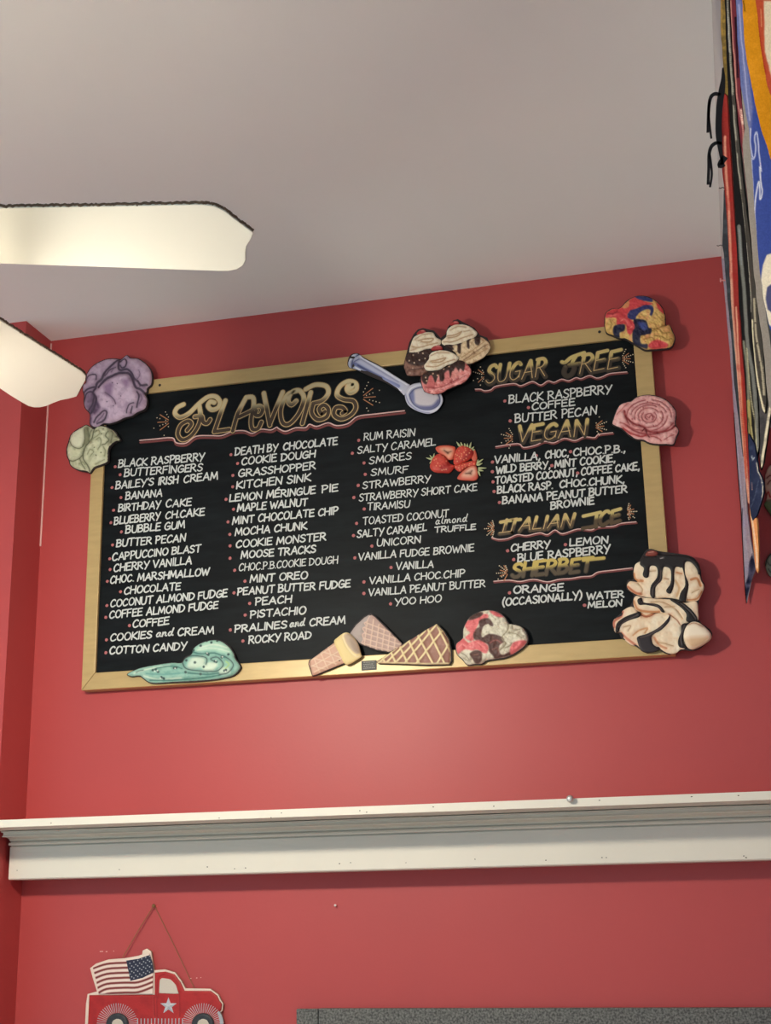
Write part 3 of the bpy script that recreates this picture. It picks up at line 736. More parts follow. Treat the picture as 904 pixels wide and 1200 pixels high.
# ------------------------------------------------------------ painted ice cream cutouts on the board
def cutout(name,label,px,py,h=HB):
    c=W(px,py,h); return root(name,(c[0],c[1],c[2]),label,'cutout sign','painted ice cream cutouts around the menu board')
CUT=HB+.0004
def backing(parent,ol,h=CUT,t=.010,smooth_outline=True):
    "dark edged board the painting sits on"
    P=catmull(ol,True,3) if smooth_outline else ol
    c=np.mean(P,0)
    pts=[]
    for p in P:
        v=np.asarray(p)-c; L=np.hypot(*v); pts.append(c+v*(1+.9/L))
    pv=[W(x,y,h) for x,y in pts]
    return mk('backing_board',*prism([(p[0],p[1],p[2]) for p in pv],np.array([0,-t,0])),mat('dark_cutout_edge',(46,36,36),.7),parent)
# purple scoop
z=Zm(90,410,100)
ol=z([(120,300),(150,230),(220,165),(330,118),(430,112),(480,120),(520,90),(550,75),(585,105),(660,110),(740,160),(795,230),(810,310),(800,380),(760,420),(755,460),(735,480),(757,530),(755,590),(730,640),(660,670),(600,710),(520,730),(450,765),(370,790),(300,790),(240,825),(180,820),(155,780),(160,690),(110,630),(95,560),(100,500),(85,440),(90,390),(118,360)])
t=cutout('ice_cream_cutout','large purple scoop cutout on the top left corner of the menu board',140,495)
backing(t,ol)
D_=(70,54,72); M_=(116,92,114)
front=z([(268,420),(310,375),(420,310),(500,278),(570,288),(612,350),(650,430),(662,520),(652,640),(590,700),(450,755),(350,770),(350,660),(275,620),(245,580),(262,500)])
relief('scoop_relief',ol,(190,162,182),t,CUT,.010,.012,9,[
 ('fill',front,(206,178,198),1.2,.004),
 ('fill',z([(150,500),(230,500),(240,640),(180,700),(120,620)]),M_,2.2),('fill',z([(240,560),(280,620),(270,660),(200,740),(180,820),(150,790),(160,690)]),(96,72,98),1.6),
 ('mottle',(222,198,214),7,.5),('mottle',(152,124,148),4,.45),('fill',z([(330,410),(420,390),(400,520),(350,500)]),(150,118,148),2.5),('fill',z([(520,350),(600,340),(580,420),(530,400)]),(158,126,156),2.5),
 ('line',z([(460,130),(390,200),(330,260),(300,330),(250,380),(230,440),(205,480),(240,540),(215,640),(180,690)]),D_,1.9),
 ('line',z([(265,420),(330,340),(430,290),(500,268),(580,275),(620,330),(655,420),(700,440),(740,475)]),D_,2.2,.003),
 ('line',z([(480,120),(472,200),(490,240),(560,230),(612,270),(640,330),(680,360),(710,400),(765,390)]),D_,1.9),
 ('line',z([(490,150),(530,120),(560,150),(545,200),(510,215),(490,190)]),D_,1.4),
 ('line',z([(115,360),(160,300),(235,290),(240,340)]),D_,1.2),('line',z([(100,480),(150,440),(220,420)]),D_,1.6),
 ('line',z([(100,560),(130,490),(185,468),(215,510),(195,610),(150,660)]),D_,1.4),
 ('line',z([(210,790),(260,720),(320,670),(352,690),(320,760),(240,800)]),D_,1.4),('line',z([(235,790),(290,740),(320,700)]),M_,1.2),
 ('line',z([(670,470),(690,520),(665,630)]),D_,1.4),('line',z([(690,600),(720,540),(700,490)]),M_,.8),
 ('line',z([(340,480),(420,540),(450,600)]),M_,1.2),('line',z([(560,690),(590,610),(640,590)]),D_,1.1),('line',z([(600,690),(625,630)]),D_,1.1),
 ('line',z([(330,300),(380,240),(440,210)]),D_,1.1),('line',z([(400,260),(430,210)]),M_,1),('line',z([(650,350),(700,300),(690,240)]),M_,.7),
 ('dots',z([(418,382),(430,625),(505,520),(360,580),(570,260),(700,410),(470,390),(230,180)]),D_,.6)],edge=(58,42,58),nz=.003,nzs=6)
# pistachio scoop
z=Zm(72,490,80)
ol=z([(130,300),(150,240),(210,185),(290,140),(350,110),(400,130),(450,160),(520,125),(600,128),(650,150),(720,190),(760,250),(795,305),(740,320),(680,365),(640,420),(635,540),(625,590),(540,630),(450,665),(400,732),(350,712),(240,695),(150,640),(125,570),(100,510),(95,420)])
t=cutout('ice_cream_cutout','small pale green scoop cutout below the purple scoop on the left frame edge',108,550)
backing(t,ol)
G1=(92,94,68); G2=(136,138,104)
relief('scoop_relief',ol,(208,208,172),t,CUT,.009,.010,8,[
 ('mottle',(228,226,196),6,.6),('mottle',(150,150,118),3.5,.4),('fill',z([(330,150),(400,140),(400,330),(320,400),(345,250)]),(140,140,108),1.2),('fill',z([(640,160),(720,200),(790,300),(690,350),(640,380),(660,250)]),(158,156,126),1.2),
 ('fill',z([(135,300),(200,200),(300,150),(340,190),(340,310),(280,400),(200,410),(140,350)]),(222,220,190),1,.003),
 ('line',z([(140,330),(190,400),(270,425),(330,380),(345,270),(335,170)]),G1,.8),('line',z([(125,575),(190,590),(270,560),(320,500),(330,430)]),G1,.9),
 ('line',z([(460,170),(440,290),(380,370),(325,480),(330,570),(390,660),(400,720)]),G1,1.1),('line',z([(375,150),(400,250),(395,330)]),G1,.8),('line',z([(430,180),(410,260)]),G1,.7),
 ('line',z([(470,210),(520,180),(540,230),(460,290),(430,350)]),G2,.8),('line',z([(500,310),(540,280),(560,340),(520,440)]),G2,.9),('line',z([(380,500),(420,440),(460,470),(420,530)]),G2,.8),
 ('line',z([(640,200),(620,260),(660,310),(620,360),(570,380)]),G1,.9),('line',z([(690,190),(715,230),(680,340)]),G1,.8),('line',z([(600,520),(610,450),(590,400)]),G2,.9),
 ('line',z([(280,560),(300,620),(340,690)]),G1,.8),('line',z([(270,630),(310,600),(350,640)]),G2,.8),('line',z([(480,630),(560,590),(600,570)]),G2,.7),
 ('dots',z([(585,165),(570,235),(495,195),(475,415),(755,265),(560,480),(500,520),(650,200)]),G1,.7)],edge=(64,62,48),nz=.004,nzs=4)
# steel ice cream scoop tool painted on a cutout
z=Zm(400,400,130)
t=cutout('scoop_tool_cutout','silver blue ice cream scooper cutout over the top rail of the menu board',475,480)
t['group']='painted cutouts around the menu board'; del t['group']
hol=z([(75,130),(105,108),(150,108),(190,140),(330,215),(450,290),(540,345),(560,365),(520,440),(480,410),(350,330),(210,270),(110,228),(70,215),(60,180)])
bol=z([(520,430),(540,385),(590,350),(680,340),(760,370),(815,430),(830,490),(800,550),(750,585),(690,590),(600,560),(540,510)])
backing(t,hol,HB+.0003,.004)
B1=(66,70,112); B2=(146,148,180); BW=(236,236,244)
relief('handle',hol,(196,196,210),t,HB+.0015,.003,.003,5,[
 ('fill',z([(110,150),(170,150),(330,250),(480,330),(500,380),(350,310),(200,230),(110,200)]),(210,208,224),1.6),
 ('line',z([(120,190),(220,245),(350,310),(470,370)]),(120,126,170),3.2),('line',z([(140,200),(230,250),(330,300)]),B1,1.6),
 ('line',z([(100,205),(210,262),(350,325),(490,405)]),BW,1.2),('line',z([(150,125),(330,232),(450,305),(540,360)]),BW,1.1),
 ('line',z([(165,150),(330,250),(470,335)]),B2,.9),('line',z([(145,112),(100,150),(92,215)]),B1,1.2),('line',z([(150,150),(110,170),(105,200)]),B1,.8),
 ('line',z([(75,130),(110,135)]),BW,1.8),('line',z([(70,160),(100,130)]),BW,1.5)],edge=(60,62,96))
relief('bowl',bol,(198,196,208),t,HB+.0015,.003,.003,4,[
 ('fill',z([(560,440),(600,395),(680,380),(760,400),(800,450),(800,510),(740,550),(660,550),(590,510)]),(214,204,208),1.4),
 ('fill',z([(590,500),(640,530),(740,530),(795,480),(800,515),(740,558),(650,552)]),(92,92,138),1.8),('fill',z([(560,430),(590,400),(600,440),(600,510),(565,470)]),(126,128,170),1.5),
 ('line',z([(545,430),(580,385),(660,360),(750,380),(810,440),(815,500),(770,560),(690,575),(610,545),(555,490),(545,430)]),BW,1.0),
 ('line',z([(560,440),(600,395),(680,378),(760,400),(803,455),(800,515),(740,556),(660,554),(590,512),(560,440)]),B1,.8),
 ('line',z([(525,430),(560,510),(640,570),(720,585)]),B2,1)],edge=(60,62,96))
# trio of sundaes
z=Zm(465,370,120)
t=cutout('sundae_cutout','three small cherry topped sundaes cutout at the top centre of the menu board',520,455)
WC=(250,236,208); WD=(186,146,106); CH_=(60,38,32); CR=(176,52,52)
def swirl(zz,a): return [('line',zz(p),WD,w) for p,w in a]
tri=z([(70,430),(120,280),(180,150),(250,125),(340,150),(400,200),(470,80),(530,45),(640,80),(720,170),(800,210),(830,290),(760,380),(650,440),(660,520),(600,590),(480,640),(400,690),(330,690),(250,670),(210,610),(230,540),(110,535)])
backing(t,z([(78,430),(108,320),(125,250),(165,175),(200,138),(245,125),(340,150),(398,215),(440,180),(455,125),(505,60),(545,48),(600,80),(690,125),(735,185),(800,208),(826,270),(760,375),(648,435),(660,510),(600,590),(480,640),(330,693),(250,668),(214,580),(235,530),(102,530)]),HB+.009,smooth_outline=False)
relief('ice_cream',z([(70,440),(105,340),(200,320),(320,300),(330,420),(250,520),(170,535),(100,530),(80,490)]),(146,106,90),t,HB+.009+.008,.004,.006,5,[('mottle',(96,62,52),2.6,.7),
 ('fill',z([(85,400),(105,330),(320,290),(330,400),(240,450),(150,450)]),CH_,1,.002),('dots',z([(155,360),(210,405),(120,410),(240,345),(165,430),(200,340),(260,390)]),(216,192,166),.9),
 ('line',z([(110,490),(200,480),(260,470)]),(92,60,52),1),('dots',z([(125,515),(150,475)]),(190,160,140),.8)],nz=.003,nzs=3,edge=CH_)
relief('ice_cream',z([(420,260),(560,250),(700,190),(770,205),(820,250),(828,300),(760,380),(640,430),(560,420),(520,330)]),(240,214,174),t,HB+.009+.008,.004,.006,5,[('mottle',(170,130,92),2.6,.7),
 ('fill',z([(420,250),(560,240),(720,175),(745,210),(735,270),(700,260),(690,210),(650,230),(650,300),(630,290),(620,230),(580,250),(570,340),(545,330),(540,270),(500,280),(510,310),(430,300)]),CH_,.6,.002),
 ('line',z([(600,400),(700,330),(810,260)]),(150,112,82),.9),('line',z([(580,380),(640,340),(780,240)]),WD,.9),('line',z([(580,420),(690,370),(800,300)]),WD,.8)],nz=.003,nzs=3,edge=(88,60,46))
relief('ice_cream',z([(220,570),(240,520),(400,480),(560,400),(640,450),(660,510),(600,590),(480,640),(400,685),(330,695),(250,670)]),(232,140,134),t,HB+.009+.014,.004,.007,5,[('mottle',(252,200,190),2.8,.8),('mottle',(156,58,60),2.6,.7),
 ('fill',z([(225,560),(250,480),(400,470),(560,390),(610,430),(600,500),(570,480),(540,520),(500,500),(480,560),(450,520),(420,590),(390,580),(380,530),(350,600),(330,560),(300,540),(280,610),(250,610)]),CH_,.6,.002),
 ('fill',z([(430,520),(470,500),(470,590),(400,620),(430,570)]),(222,130,126),.8),('fill',z([(290,570),(320,540),(340,640),(280,640)]),(206,108,106),.8),('fill',z([(500,530),(530,470),(560,530),(500,570)]),(228,150,140),.8),
 ('dots',z([(265,560),(330,525),(370,540),(425,485),(470,460),(275,590)]),(226,190,158),1),
 ('line',z([(260,640),(400,640),(600,540)]),(160,66,66),.9),('line',z([(300,670),(440,640),(620,560)]),(240,170,164),.8),('line',z([(560,560),(640,510)]),(236,166,160),1)],nz=.003,nzs=3,edge=(92,46,46))
relief('whipped_cream',z([(115,310),(130,250),(160,190),(240,155),(320,152),(350,195),(395,220),(385,260),(330,290),(260,300),(180,335),(120,330)]),WC,t,HB+.009+.012,.003,.007,4,[('mottle',(214,180,142),2.6,.4),('mottle',(255,246,226),3,.6)]+swirl(z,[([(200,230),(260,215),(330,210),(300,240),(220,240)],1.1),([(140,280),(200,290),(300,265),(370,250)],.9),([(170,220),(230,180),(310,165)],.7),([(130,315),(180,300)],.7)]),nz=.002,nzs=3,edge=(96,66,48))
relief('whipped_cream',z([(400,230),(440,190),(450,130),(500,90),(570,80),(640,95),(690,130),(715,160),(690,195),(640,215),(570,245),(500,265),(420,265)]),WC,t,HB+.009+.012,.003,.007,4,[('mottle',(214,180,142),2.6,.4),('mottle',(255,246,226),3,.6)]+swirl(z,[([(450,190),(520,180),(580,150),(540,190),(460,205)],1.1),([(420,240),(500,240),(590,205),(680,175)],.9),([(480,140),(540,105),(620,110)],.7),([(600,150),(650,140)],.7)]),nz=.002,nzs=3,edge=(96,66,48))
relief('whipped_cream',z([(248,440),(285,390),(300,340),(370,310),(450,315),(520,345),(550,380),(510,420),(440,445),(380,480),(290,490),(255,475)]),(252,240,214),t,HB+.009+.018,.003,.007,4,[('mottle',(214,180,142),2.6,.4),('mottle',(255,246,226),3,.6)]+swirl(z,[([(310,410),(370,400),(440,380),(400,415),(320,420)],1.1),([(270,455),(350,460),(430,425),(520,395)],.9),([(310,360),(380,335),(470,340)],.7)]),nz=.002,nzs=3,edge=(96,66,48))
for q in ([(180,165),(200,140),(240,128),(262,148),(240,165),(205,172)],[(470,85),(490,62),(530,50),(556,68),(540,82),(500,92)],[(305,310),(330,275),(380,265),(410,290),(400,308),(345,310)]):
    zq=z(q); relief('cherry',zq,CR,t,HB+.009+.013,.004,.006,3,[('line',z([(q[1][0]+25,q[1][1]+4),(q[2][0]+14,q[2][1]+16)]),(232,150,142),.9)],edge=(90,24,26))
# rainbow scoop
z=Zm(700,340,110)
ol=z([(80,310),(90,240),(150,195),(230,190),(290,125),(370,82),(450,75),(530,100),(610,160),(652,240),(660,350),(700,355),(730,420),(750,470),(730,540),(690,570),(600,580),(520,585),(460,585),(400,550),(350,520),(280,480),(220,475),(160,450),(100,425),(82,370)])
t=cutout('ice_cream_cutout','yellow red and blue swirled scoop cutout on the top right corner of the menu board',750,410)
backing(t,ol)
Y_=(238,196,114); R_=(222,72,76); N_=(48,52,104); K_=(34,34,62); O_=(236,168,104)
relief('scoop_relief',ol,Y_,t,CUT,.010,.012,9,[
 ('mottle',(250,214,142),6,.6),('mottle',(180,132,66),3,.45),
 ('fill',z([(240,190),(300,130),(380,85),(450,130),(540,160),(500,180),(380,210),(300,260),(330,310),(380,370),(340,450),(300,440),(280,360),(200,370),(190,300),(90,290),(95,240),(160,200)]),R_,.8),
 ('fill',z([(250,180),(310,130),(310,190),(270,205)]),O_,.8),('mottle',(226,92,90),4,.25),
 ('fill',z([(370,82),(450,75),(530,100),(535,140),(470,135),(400,115)]),(62,66,122),.7),
 ('fill',z([(300,270),(330,225),(400,205),(450,180),(520,175),(550,210),(535,275),(515,270),(520,225),(480,215),(420,245),(385,285),(370,320),(310,300)]),(54,58,112),.7),
 ('fill',z([(360,320),(420,310),(480,330),(500,390),(530,400),(520,450),(430,470),(430,540),(490,550),(480,585),(400,555),(350,520),(350,430),(370,390)]),K_,.8),
 ('fill',z([(400,340),(470,350),(490,400),(440,410)]),(72,84,150),1.4),
 ('fill',z([(170,380),(240,360),(275,370),(270,420),(225,440),(220,475),(165,450)]),K_,.7),
 ('fill',z([(575,150),(620,170),(652,250),(600,220)]),R_,.8),('fill',z([(500,560),(560,510),(620,515),(690,550),(650,575),(540,585)]),R_,.9),
 ('line',z([(130,310),(150,360),(130,400)]),(180,134,70),.8),('line',z([(540,420),(600,400),(640,440),(700,430)]),(176,132,66),.9),('line',z([(560,470),(620,470),(680,500),(720,490)]),(176,132,66),.9),('line',z([(460,500),(520,480),(560,500)]),(186,124,70),.8),
 ('line',z([(110,250),(160,260),(200,230)]),(156,40,48),.8),('line',z([(130,280),(190,270)]),(236,120,112),.8),('line',z([(230,330),(270,310),(300,350)]),(240,126,116),1),('line',z([(310,400),(340,380)]),(238,120,110),1),
 ('line',z([(660,360),(600,390),(540,400)]),(160,116,60),.8)],edge=(40,30,30),nz=.004,nzs=4)
# rose pink scoop
z=Zm(712,458,90)
ol=z([(70,380),(100,290),(150,190),(240,150),(290,140),(350,95),(460,70),(570,80),(680,120),(760,190),(810,270),(800,400),(840,480),(810,560),(780,640),(700,640),(610,640),(500,625),(430,590),(340,580),(260,530),(180,460),(80,415)])
t=cutout('ice_cream_cutout','rosy pink ruffled scoop cutout on the right rail of the menu board',757,520)
backing(t,ol)
PB=(242,184,178); PD_=(160,74,76); PL=(255,216,208)
ops=[('mottle',PL,5,.7),('mottle',(208,130,126),3.2,.55)]
def arc(cx,cy,rx,ry,a0,a1,n=9): return [(cx+rx*math.cos(math.radians(a0+(a1-a0)*i/n)),cy+ry*math.sin(math.radians(a0+(a1-a0)*i/n))) for i in range(n+1)]
for rx,ry,a0,a1,w in ((45,35,120,380,.9),(85,70,-40,220,.8),(125,100,150,330,.8),(165,125,-30,130,.8),(170,135,170,300,.9),(215,160,190,340,.8),(210,165,0,100,.9),(265,195,150,260,1.0),(262,200,280,360,.7),(300,205,70,150,1.6),(300,200,20,70,1.0)):
    ops.append(('line',z(arc(500,330,rx,ry,a0,a1)),PD_,w,.002))
ops+=[('line',z([(210,260),(230,330),(320,410),(420,440),(500,500),(620,510),(750,480),(800,430)]),(150,60,62),1.8,.004),('line',z([(160,400),(240,430),(330,480),(420,490)]),(170,80,80),1),('line',z([(190,460),(280,520),(400,560),(470,540)]),(176,66,66),1.6),('line',z([(520,560),(600,580),(640,610)]),(180,84,82),1.1),('line',z([(420,500),(450,470),(470,520),(500,570)]),(120,44,46),1.1),('line',z([(680,600),(740,560),(790,540)]),(190,104,100),1),('line',z([(120,300),(170,250),(250,170)]),(196,120,116),1.2),
 ('dots',z([(430,230),(620,190),(740,250),(660,340),(380,340),(550,440),(480,160),(300,360)]),PD_,.8),('line',z([(470,330),(500,345),(520,320),(560,330),(540,370)]),PD_,.9)]
relief('scoop_relief',ol,PB,t,CUT,.010,.011,9,ops,edge=(84,36,38),nz=.003,nzs=4)
# strawberries
z=Zm(495,510,80)
t=cutout('strawberry_cutout','cluster of whole and cut red strawberries cutout on the black chalkboard',535,562,HP)
SR=(200,70,56); SD=(140,30,28); SLc=(226,140,112); SEED=(240,178,130)
hs=HP+.0004
def seeds(n,poly,seed): 
    r=np.random.default_rng(seed); q=np.array(poly); out=[]
    while len(out)<n:
        p=q.min(0)+r.random(2)*(q.max(0)-q.min(0))
        if sd_poly(np.array([p]),q)[0]<-1 and all(np.hypot(*(p-o))>2.2 for o in out): out.append(p)
        elif r.random()<.02: break
    return out
def leaves(parent,pts,c,h,n=7):
    for k,(tipx,tipy) in enumerate(pts):
        a=np.array(c(k)); b=np.array((tipx,tipy)); d=b-a; nn=np.array([-d[1],d[0]])/np.hypot(*d)
        q=[a-nn*1.0,a+d*.4-nn*1.1,b,a+d*.4+nn*1.1,a+nn*1.0]
        relief('leaf',q,(150,158,110),parent,h,.002,.002,1.5,[('line',[a,b],(196,198,150),.7)],edge=(60,72,40),step=.7)
s1=z([(182,180),(220,150),(330,140),(420,155),(450,190),(420,300),(400,330),(350,330),(310,290),(220,240)])
b_=relief('cut_strawberry',s1,(214,92,70),t,hs,.004,.004,4,[('fill',z([(240,190),(330,170),(410,200),(400,290),(350,310),(300,250)]),(232,168,136),2.2),('line',z([(300,210),(340,235),(390,225)]),(96,54,40),.8),('line',z([(340,235),(350,250)]),(96,54,40),.8)],edge=(110,30,24))
s5=z([(430,400),(560,370),(700,340),(725,380),(700,420),(600,430),(510,490),(440,450)])
b_=relief('strawberry',s5,SR,t,hs,.004,.006,5,[('dots',seeds(14,s5,4),SEED,.55)],edge=SD)
s2=z([(110,400),(140,320),(200,260),(270,260),(330,310),(370,380),(420,400),(430,430),(370,500),(290,505),(170,495),(115,450)])
b_=relief('strawberry',s2,SR,t,hs+.003,.004,.008,6,[('fill',z([(260,420),(350,380),(400,430),(340,500),(250,490)]),(166,40,34),2.5),('dots',seeds(34,s2,2),SEED,.6),('line',z([(270,260),(330,320),(365,400)]),SD,.8)],edge=SD,nz=.001,nzs=2)
leaves(b_,z([(50,298),(100,262),(160,238),(95,375)]),lambda k:z([(150,330)])[0],hs+.006)
s3=z([(420,380),(430,260),(470,180),(530,145),(600,160),(670,200),(685,260),(640,320),(560,365),(480,400)])
b_=relief('strawberry',s3,SR,t,hs+.004,.004,.009,6,[('fill',z([(600,240),(680,210),(680,270),(590,340),(540,360)]),(158,38,34),2),('dots',seeds(38,s3,3),SEED,.6)],edge=SD,nz=.001,nzs=2)
leaves(b_,z([(455,85),(510,90),(560,105),(600,110),(650,90),(690,150),(700,190)]),lambda k:z([(500,150),(530,145),(570,150),(600,160),(630,175),(655,190),(665,200)])[k],hs+.007)
s6=z([(650,290),(690,190),(720,240),(728,330),(690,360)])
relief('cut_strawberry',s6,(206,96,74),t,hs+.002,.003,.003,3,[],edge=SD)
s4=z([(470,580),(500,520),(580,450),(660,410),(720,420),(735,490),(745,560),(700,605),(600,605),(520,600)])
b_=relief('cut_strawberry',s4,(206,92,72),t,hs+.004,.004,.004,4,[('fill',z([(530,550),(620,450),(700,440),(720,520),(640,570)]),(232,176,150),2.2),('line',z([(585,515),(640,510),(665,480)]),(96,54,40),.8),('line',z([(635,510),(655,525)]),(96,54,40),.8)],edge=(110,30,24))
leaves(b_,z([(810,315),(800,370),(855,435),(815,475),(770,545),(740,320)]),lambda k:z([(735,370),(740,400),(745,440),(745,460),(745,480),(730,400)])[k],hs+.007)
# melted mint scoop
z=Zm(145,740,150)
ol=z([(38,310),(60,290),(130,262),(240,240),(350,225),(420,225),(445,190),(490,165),(500,130),(550,90),(620,68),(690,70),(750,110),(785,160),(795,195),(825,235),(830,265),(790,310),(730,330),(640,345),(500,355),(350,362),(240,370),(190,362),(150,335),(125,318),(70,322)])
t=cutout('ice_cream_cutout','melting mint green chip scoop cutout on the bottom left of the menu board frame',220,800)
backing(t,ol)
T0=(150,192,174); TL=(206,224,202); TD=(72,120,110); TG=(62,86,82)
relief('scoop_relief',ol,T0,t,CUT,.008,.011,7,[('mottle',(104,156,142),5,.55),
 ('fill',z([(500,150),(560,95),(650,75),(740,110),(780,170),(660,150),(560,150)]),(164,206,182),1.5),
 ('line',z([(560,120),(650,100),(740,120)]),TL,1.6),('line',z([(540,140),(640,125),(760,150)]),TL,1.2),
 ('line',z([(90,300),(200,270),(340,245)]),TL,1.4),('line',z([(160,320),(260,345),(420,335)]),TL,1.8),('line',z([(250,265),(360,250),(430,270)]),TD,1.0),('line',z([(180,305),(300,310),(440,300)]),(112,164,152),1.5),
 ('line',z([(200,350),(350,350),(560,335),(700,315)]),TD,1.2),('line',z([(470,300),(600,310),(690,300)]),TD,1.3),
 ('fill',z([(470,240),(500,195),(570,190),(590,220),(560,260),(480,270)]),TL,1.4,.003),('fill',z([(570,250),(620,225),(680,235),(650,285),(590,285)]),(214,230,206),1.4,.003),('fill',z([(690,270),(750,260),(770,300),(700,312)]),TL,1.2),
 ('line',z([(440,200),(480,180),(540,180),(600,195),(600,240)]),TG,.9),('line',z([(430,225),(460,270),(550,285),(610,290),(680,285),(720,240),(680,190),(630,200),(650,215)]),TG,.9),('line',z([(720,180),(770,210),(790,250),(750,300),(690,310)]),TG,.9),('line',z([(500,150),(560,165),(660,160),(730,190)]),TD,1.2),('line',z([(740,220),(760,240),(735,270)]),(170,200,120),.9),
 ('dots',z([(225,280),(245,275),(262,292),(285,330),(300,338),(375,265),(390,262),(560,108),(605,165),(615,172),(525,228),(585,258),(660,218),(672,222),(710,190),(730,285),(740,280),(560,308),(455,295),(460,212),(635,85),(600,72),(675,72),(757,170),(510,140)]),TG,1.5),
 ('dots',z([(258,284),(240,288),(278,336),(382,268),(668,214),(714,187),(736,290),(606,160)]),(226,226,214),.8),('line',z([(105,296),(125,285),(155,280)]),TG,.5)],edge=(52,74,62),nz=.002,nzs=5)
# cake cone, pale waffle cone, dark waffle wedge
z=Zm(355,710,190)
CT=(228,196,164); CP=(206,158,136); CPK=(214,172,150); CY=(236,214,156)
t=cutout('cone_cutout','pale grey waffle cone cutout standing behind the wafer cup on the board',440,765)
wol=z([(265,160),(300,110),(350,65),(385,48),(410,65),(470,125),(560,215),(540,240),(490,262),(420,250),(330,218)])
backing(t,wol,smooth_outline=False)
net=[]
for k in range(8): net.append(('line',z([(330+k*34,40),(330+k*34-70,250)] if False else [(372+k*30,55+k*26),(345+k*34,262)]),(226,196,174),1.3,-.0012))
for k in range(6): net.append(('line',z([(350-k*8,95+k*28),(560,215+k*24-40)]),(226,196,174),1.3,-.0012))
relief('cone_relief',wol,(190,158,146),t,CUT,.008,.004,4,net+[('fill',z([(262,160),(300,110),(350,65),(384,48),(382,75),(365,90),(350,100),(358,115),(340,130),(352,150),(338,165),(345,190),(330,215),(300,190)]),(176,160,152),.7),('line',z([(382,55),(365,90),(350,100),(358,118),(340,130),(352,152),(338,165),(345,190),(332,212)]),(228,194,176),1.0)],edge=(96,76,66),smooth_outline=False)
t=cutout('cone_cutout','tan wafer cup cone cutout with yellow rim on the bottom rail of the board',395,790)
cup=z([(42,330),(45,310),(180,212),(240,240),(250,318),(80,388),(62,392)])
rim=z([(178,205),(195,180),(240,150),(275,165),(310,210),(328,270),(325,290),(260,330),(235,322),(205,270)])
backing(t,cup,t=.012,smooth_outline=False)
net=[]
for a,b in (((60,345),(230,250)),((75,375),(245,290)),((50,315),(190,225)),((110,265),(150,355)),((150,235),(195,335)),((75,300),(105,375)),((80,300),(200,330)),((120,262),(240,300)),((60,340),(140,360))): net.append(('line',z([a,b]),(236,206,178),1.1,-.001))
relief('cup',cup,(218,172,148),t,CUT,.012,.007,9,net+[('line',z([(55,385),(50,310)]),(176,132,112),1.2),('dots',z([(215,312)]),(60,40,30),.7)],edge=(110,82,64),smooth_outline=False)
relief('rim',rim,(238,212,148),t,CUT+.010,.006,.006,5,[('fill',z([(238,160),(275,165),(310,210),(325,262),(300,270),(260,230),(240,190)]),(188,164,140),1),('line',z([(238,155),(230,180),(258,240),(300,285),(326,280)]),(244,222,176),1.3),('fill',z([(270,190),(300,220),(318,262),(290,250)]),(164,140,120),1.5)],edge=(120,92,64))
t=cutout('cone_cutout','brown diamond pattern waffle cone wedge cutout on the bottom rail of the board',495,778)
wd_=z([(418,315),(480,275),(580,210),(700,135),(752,106),(790,145),(818,190),(830,250),(832,310),(820,330),(700,332),(560,328),(430,325)])
backing(t,wd_,smooth_outline=False)
net=[]
for a,b in (((752,106),(830,260)),((705,135),(800,330)),((650,170),(735,330)),((600,200),(660,330)),((550,232),(595,330)),((500,262),(530,330)),((455,292),(470,328)),
            ((790,140),(640,330)),((825,215),(755,330)),((752,112),(575,330)),((690,145),(520,330)),((600,200),(470,328)),((530,240),(430,325))): net.append(('line',z([a,b]),(240,220,168),2.3,-.0025))
relief('cone_relief',wd_,(158,112,96),t,CUT,.010,.006,5,[('mottle',(182,138,122),4,.6)]+net+[('line',z([(825,325),(700,328),(560,324),(425,320)]),(232,214,168),1.8,-.001),('line',z([(752,110),(790,150),(818,195),(830,255),(828,325)]),(234,214,166),1.2)],edge=(92,70,46),smooth_outline=False)
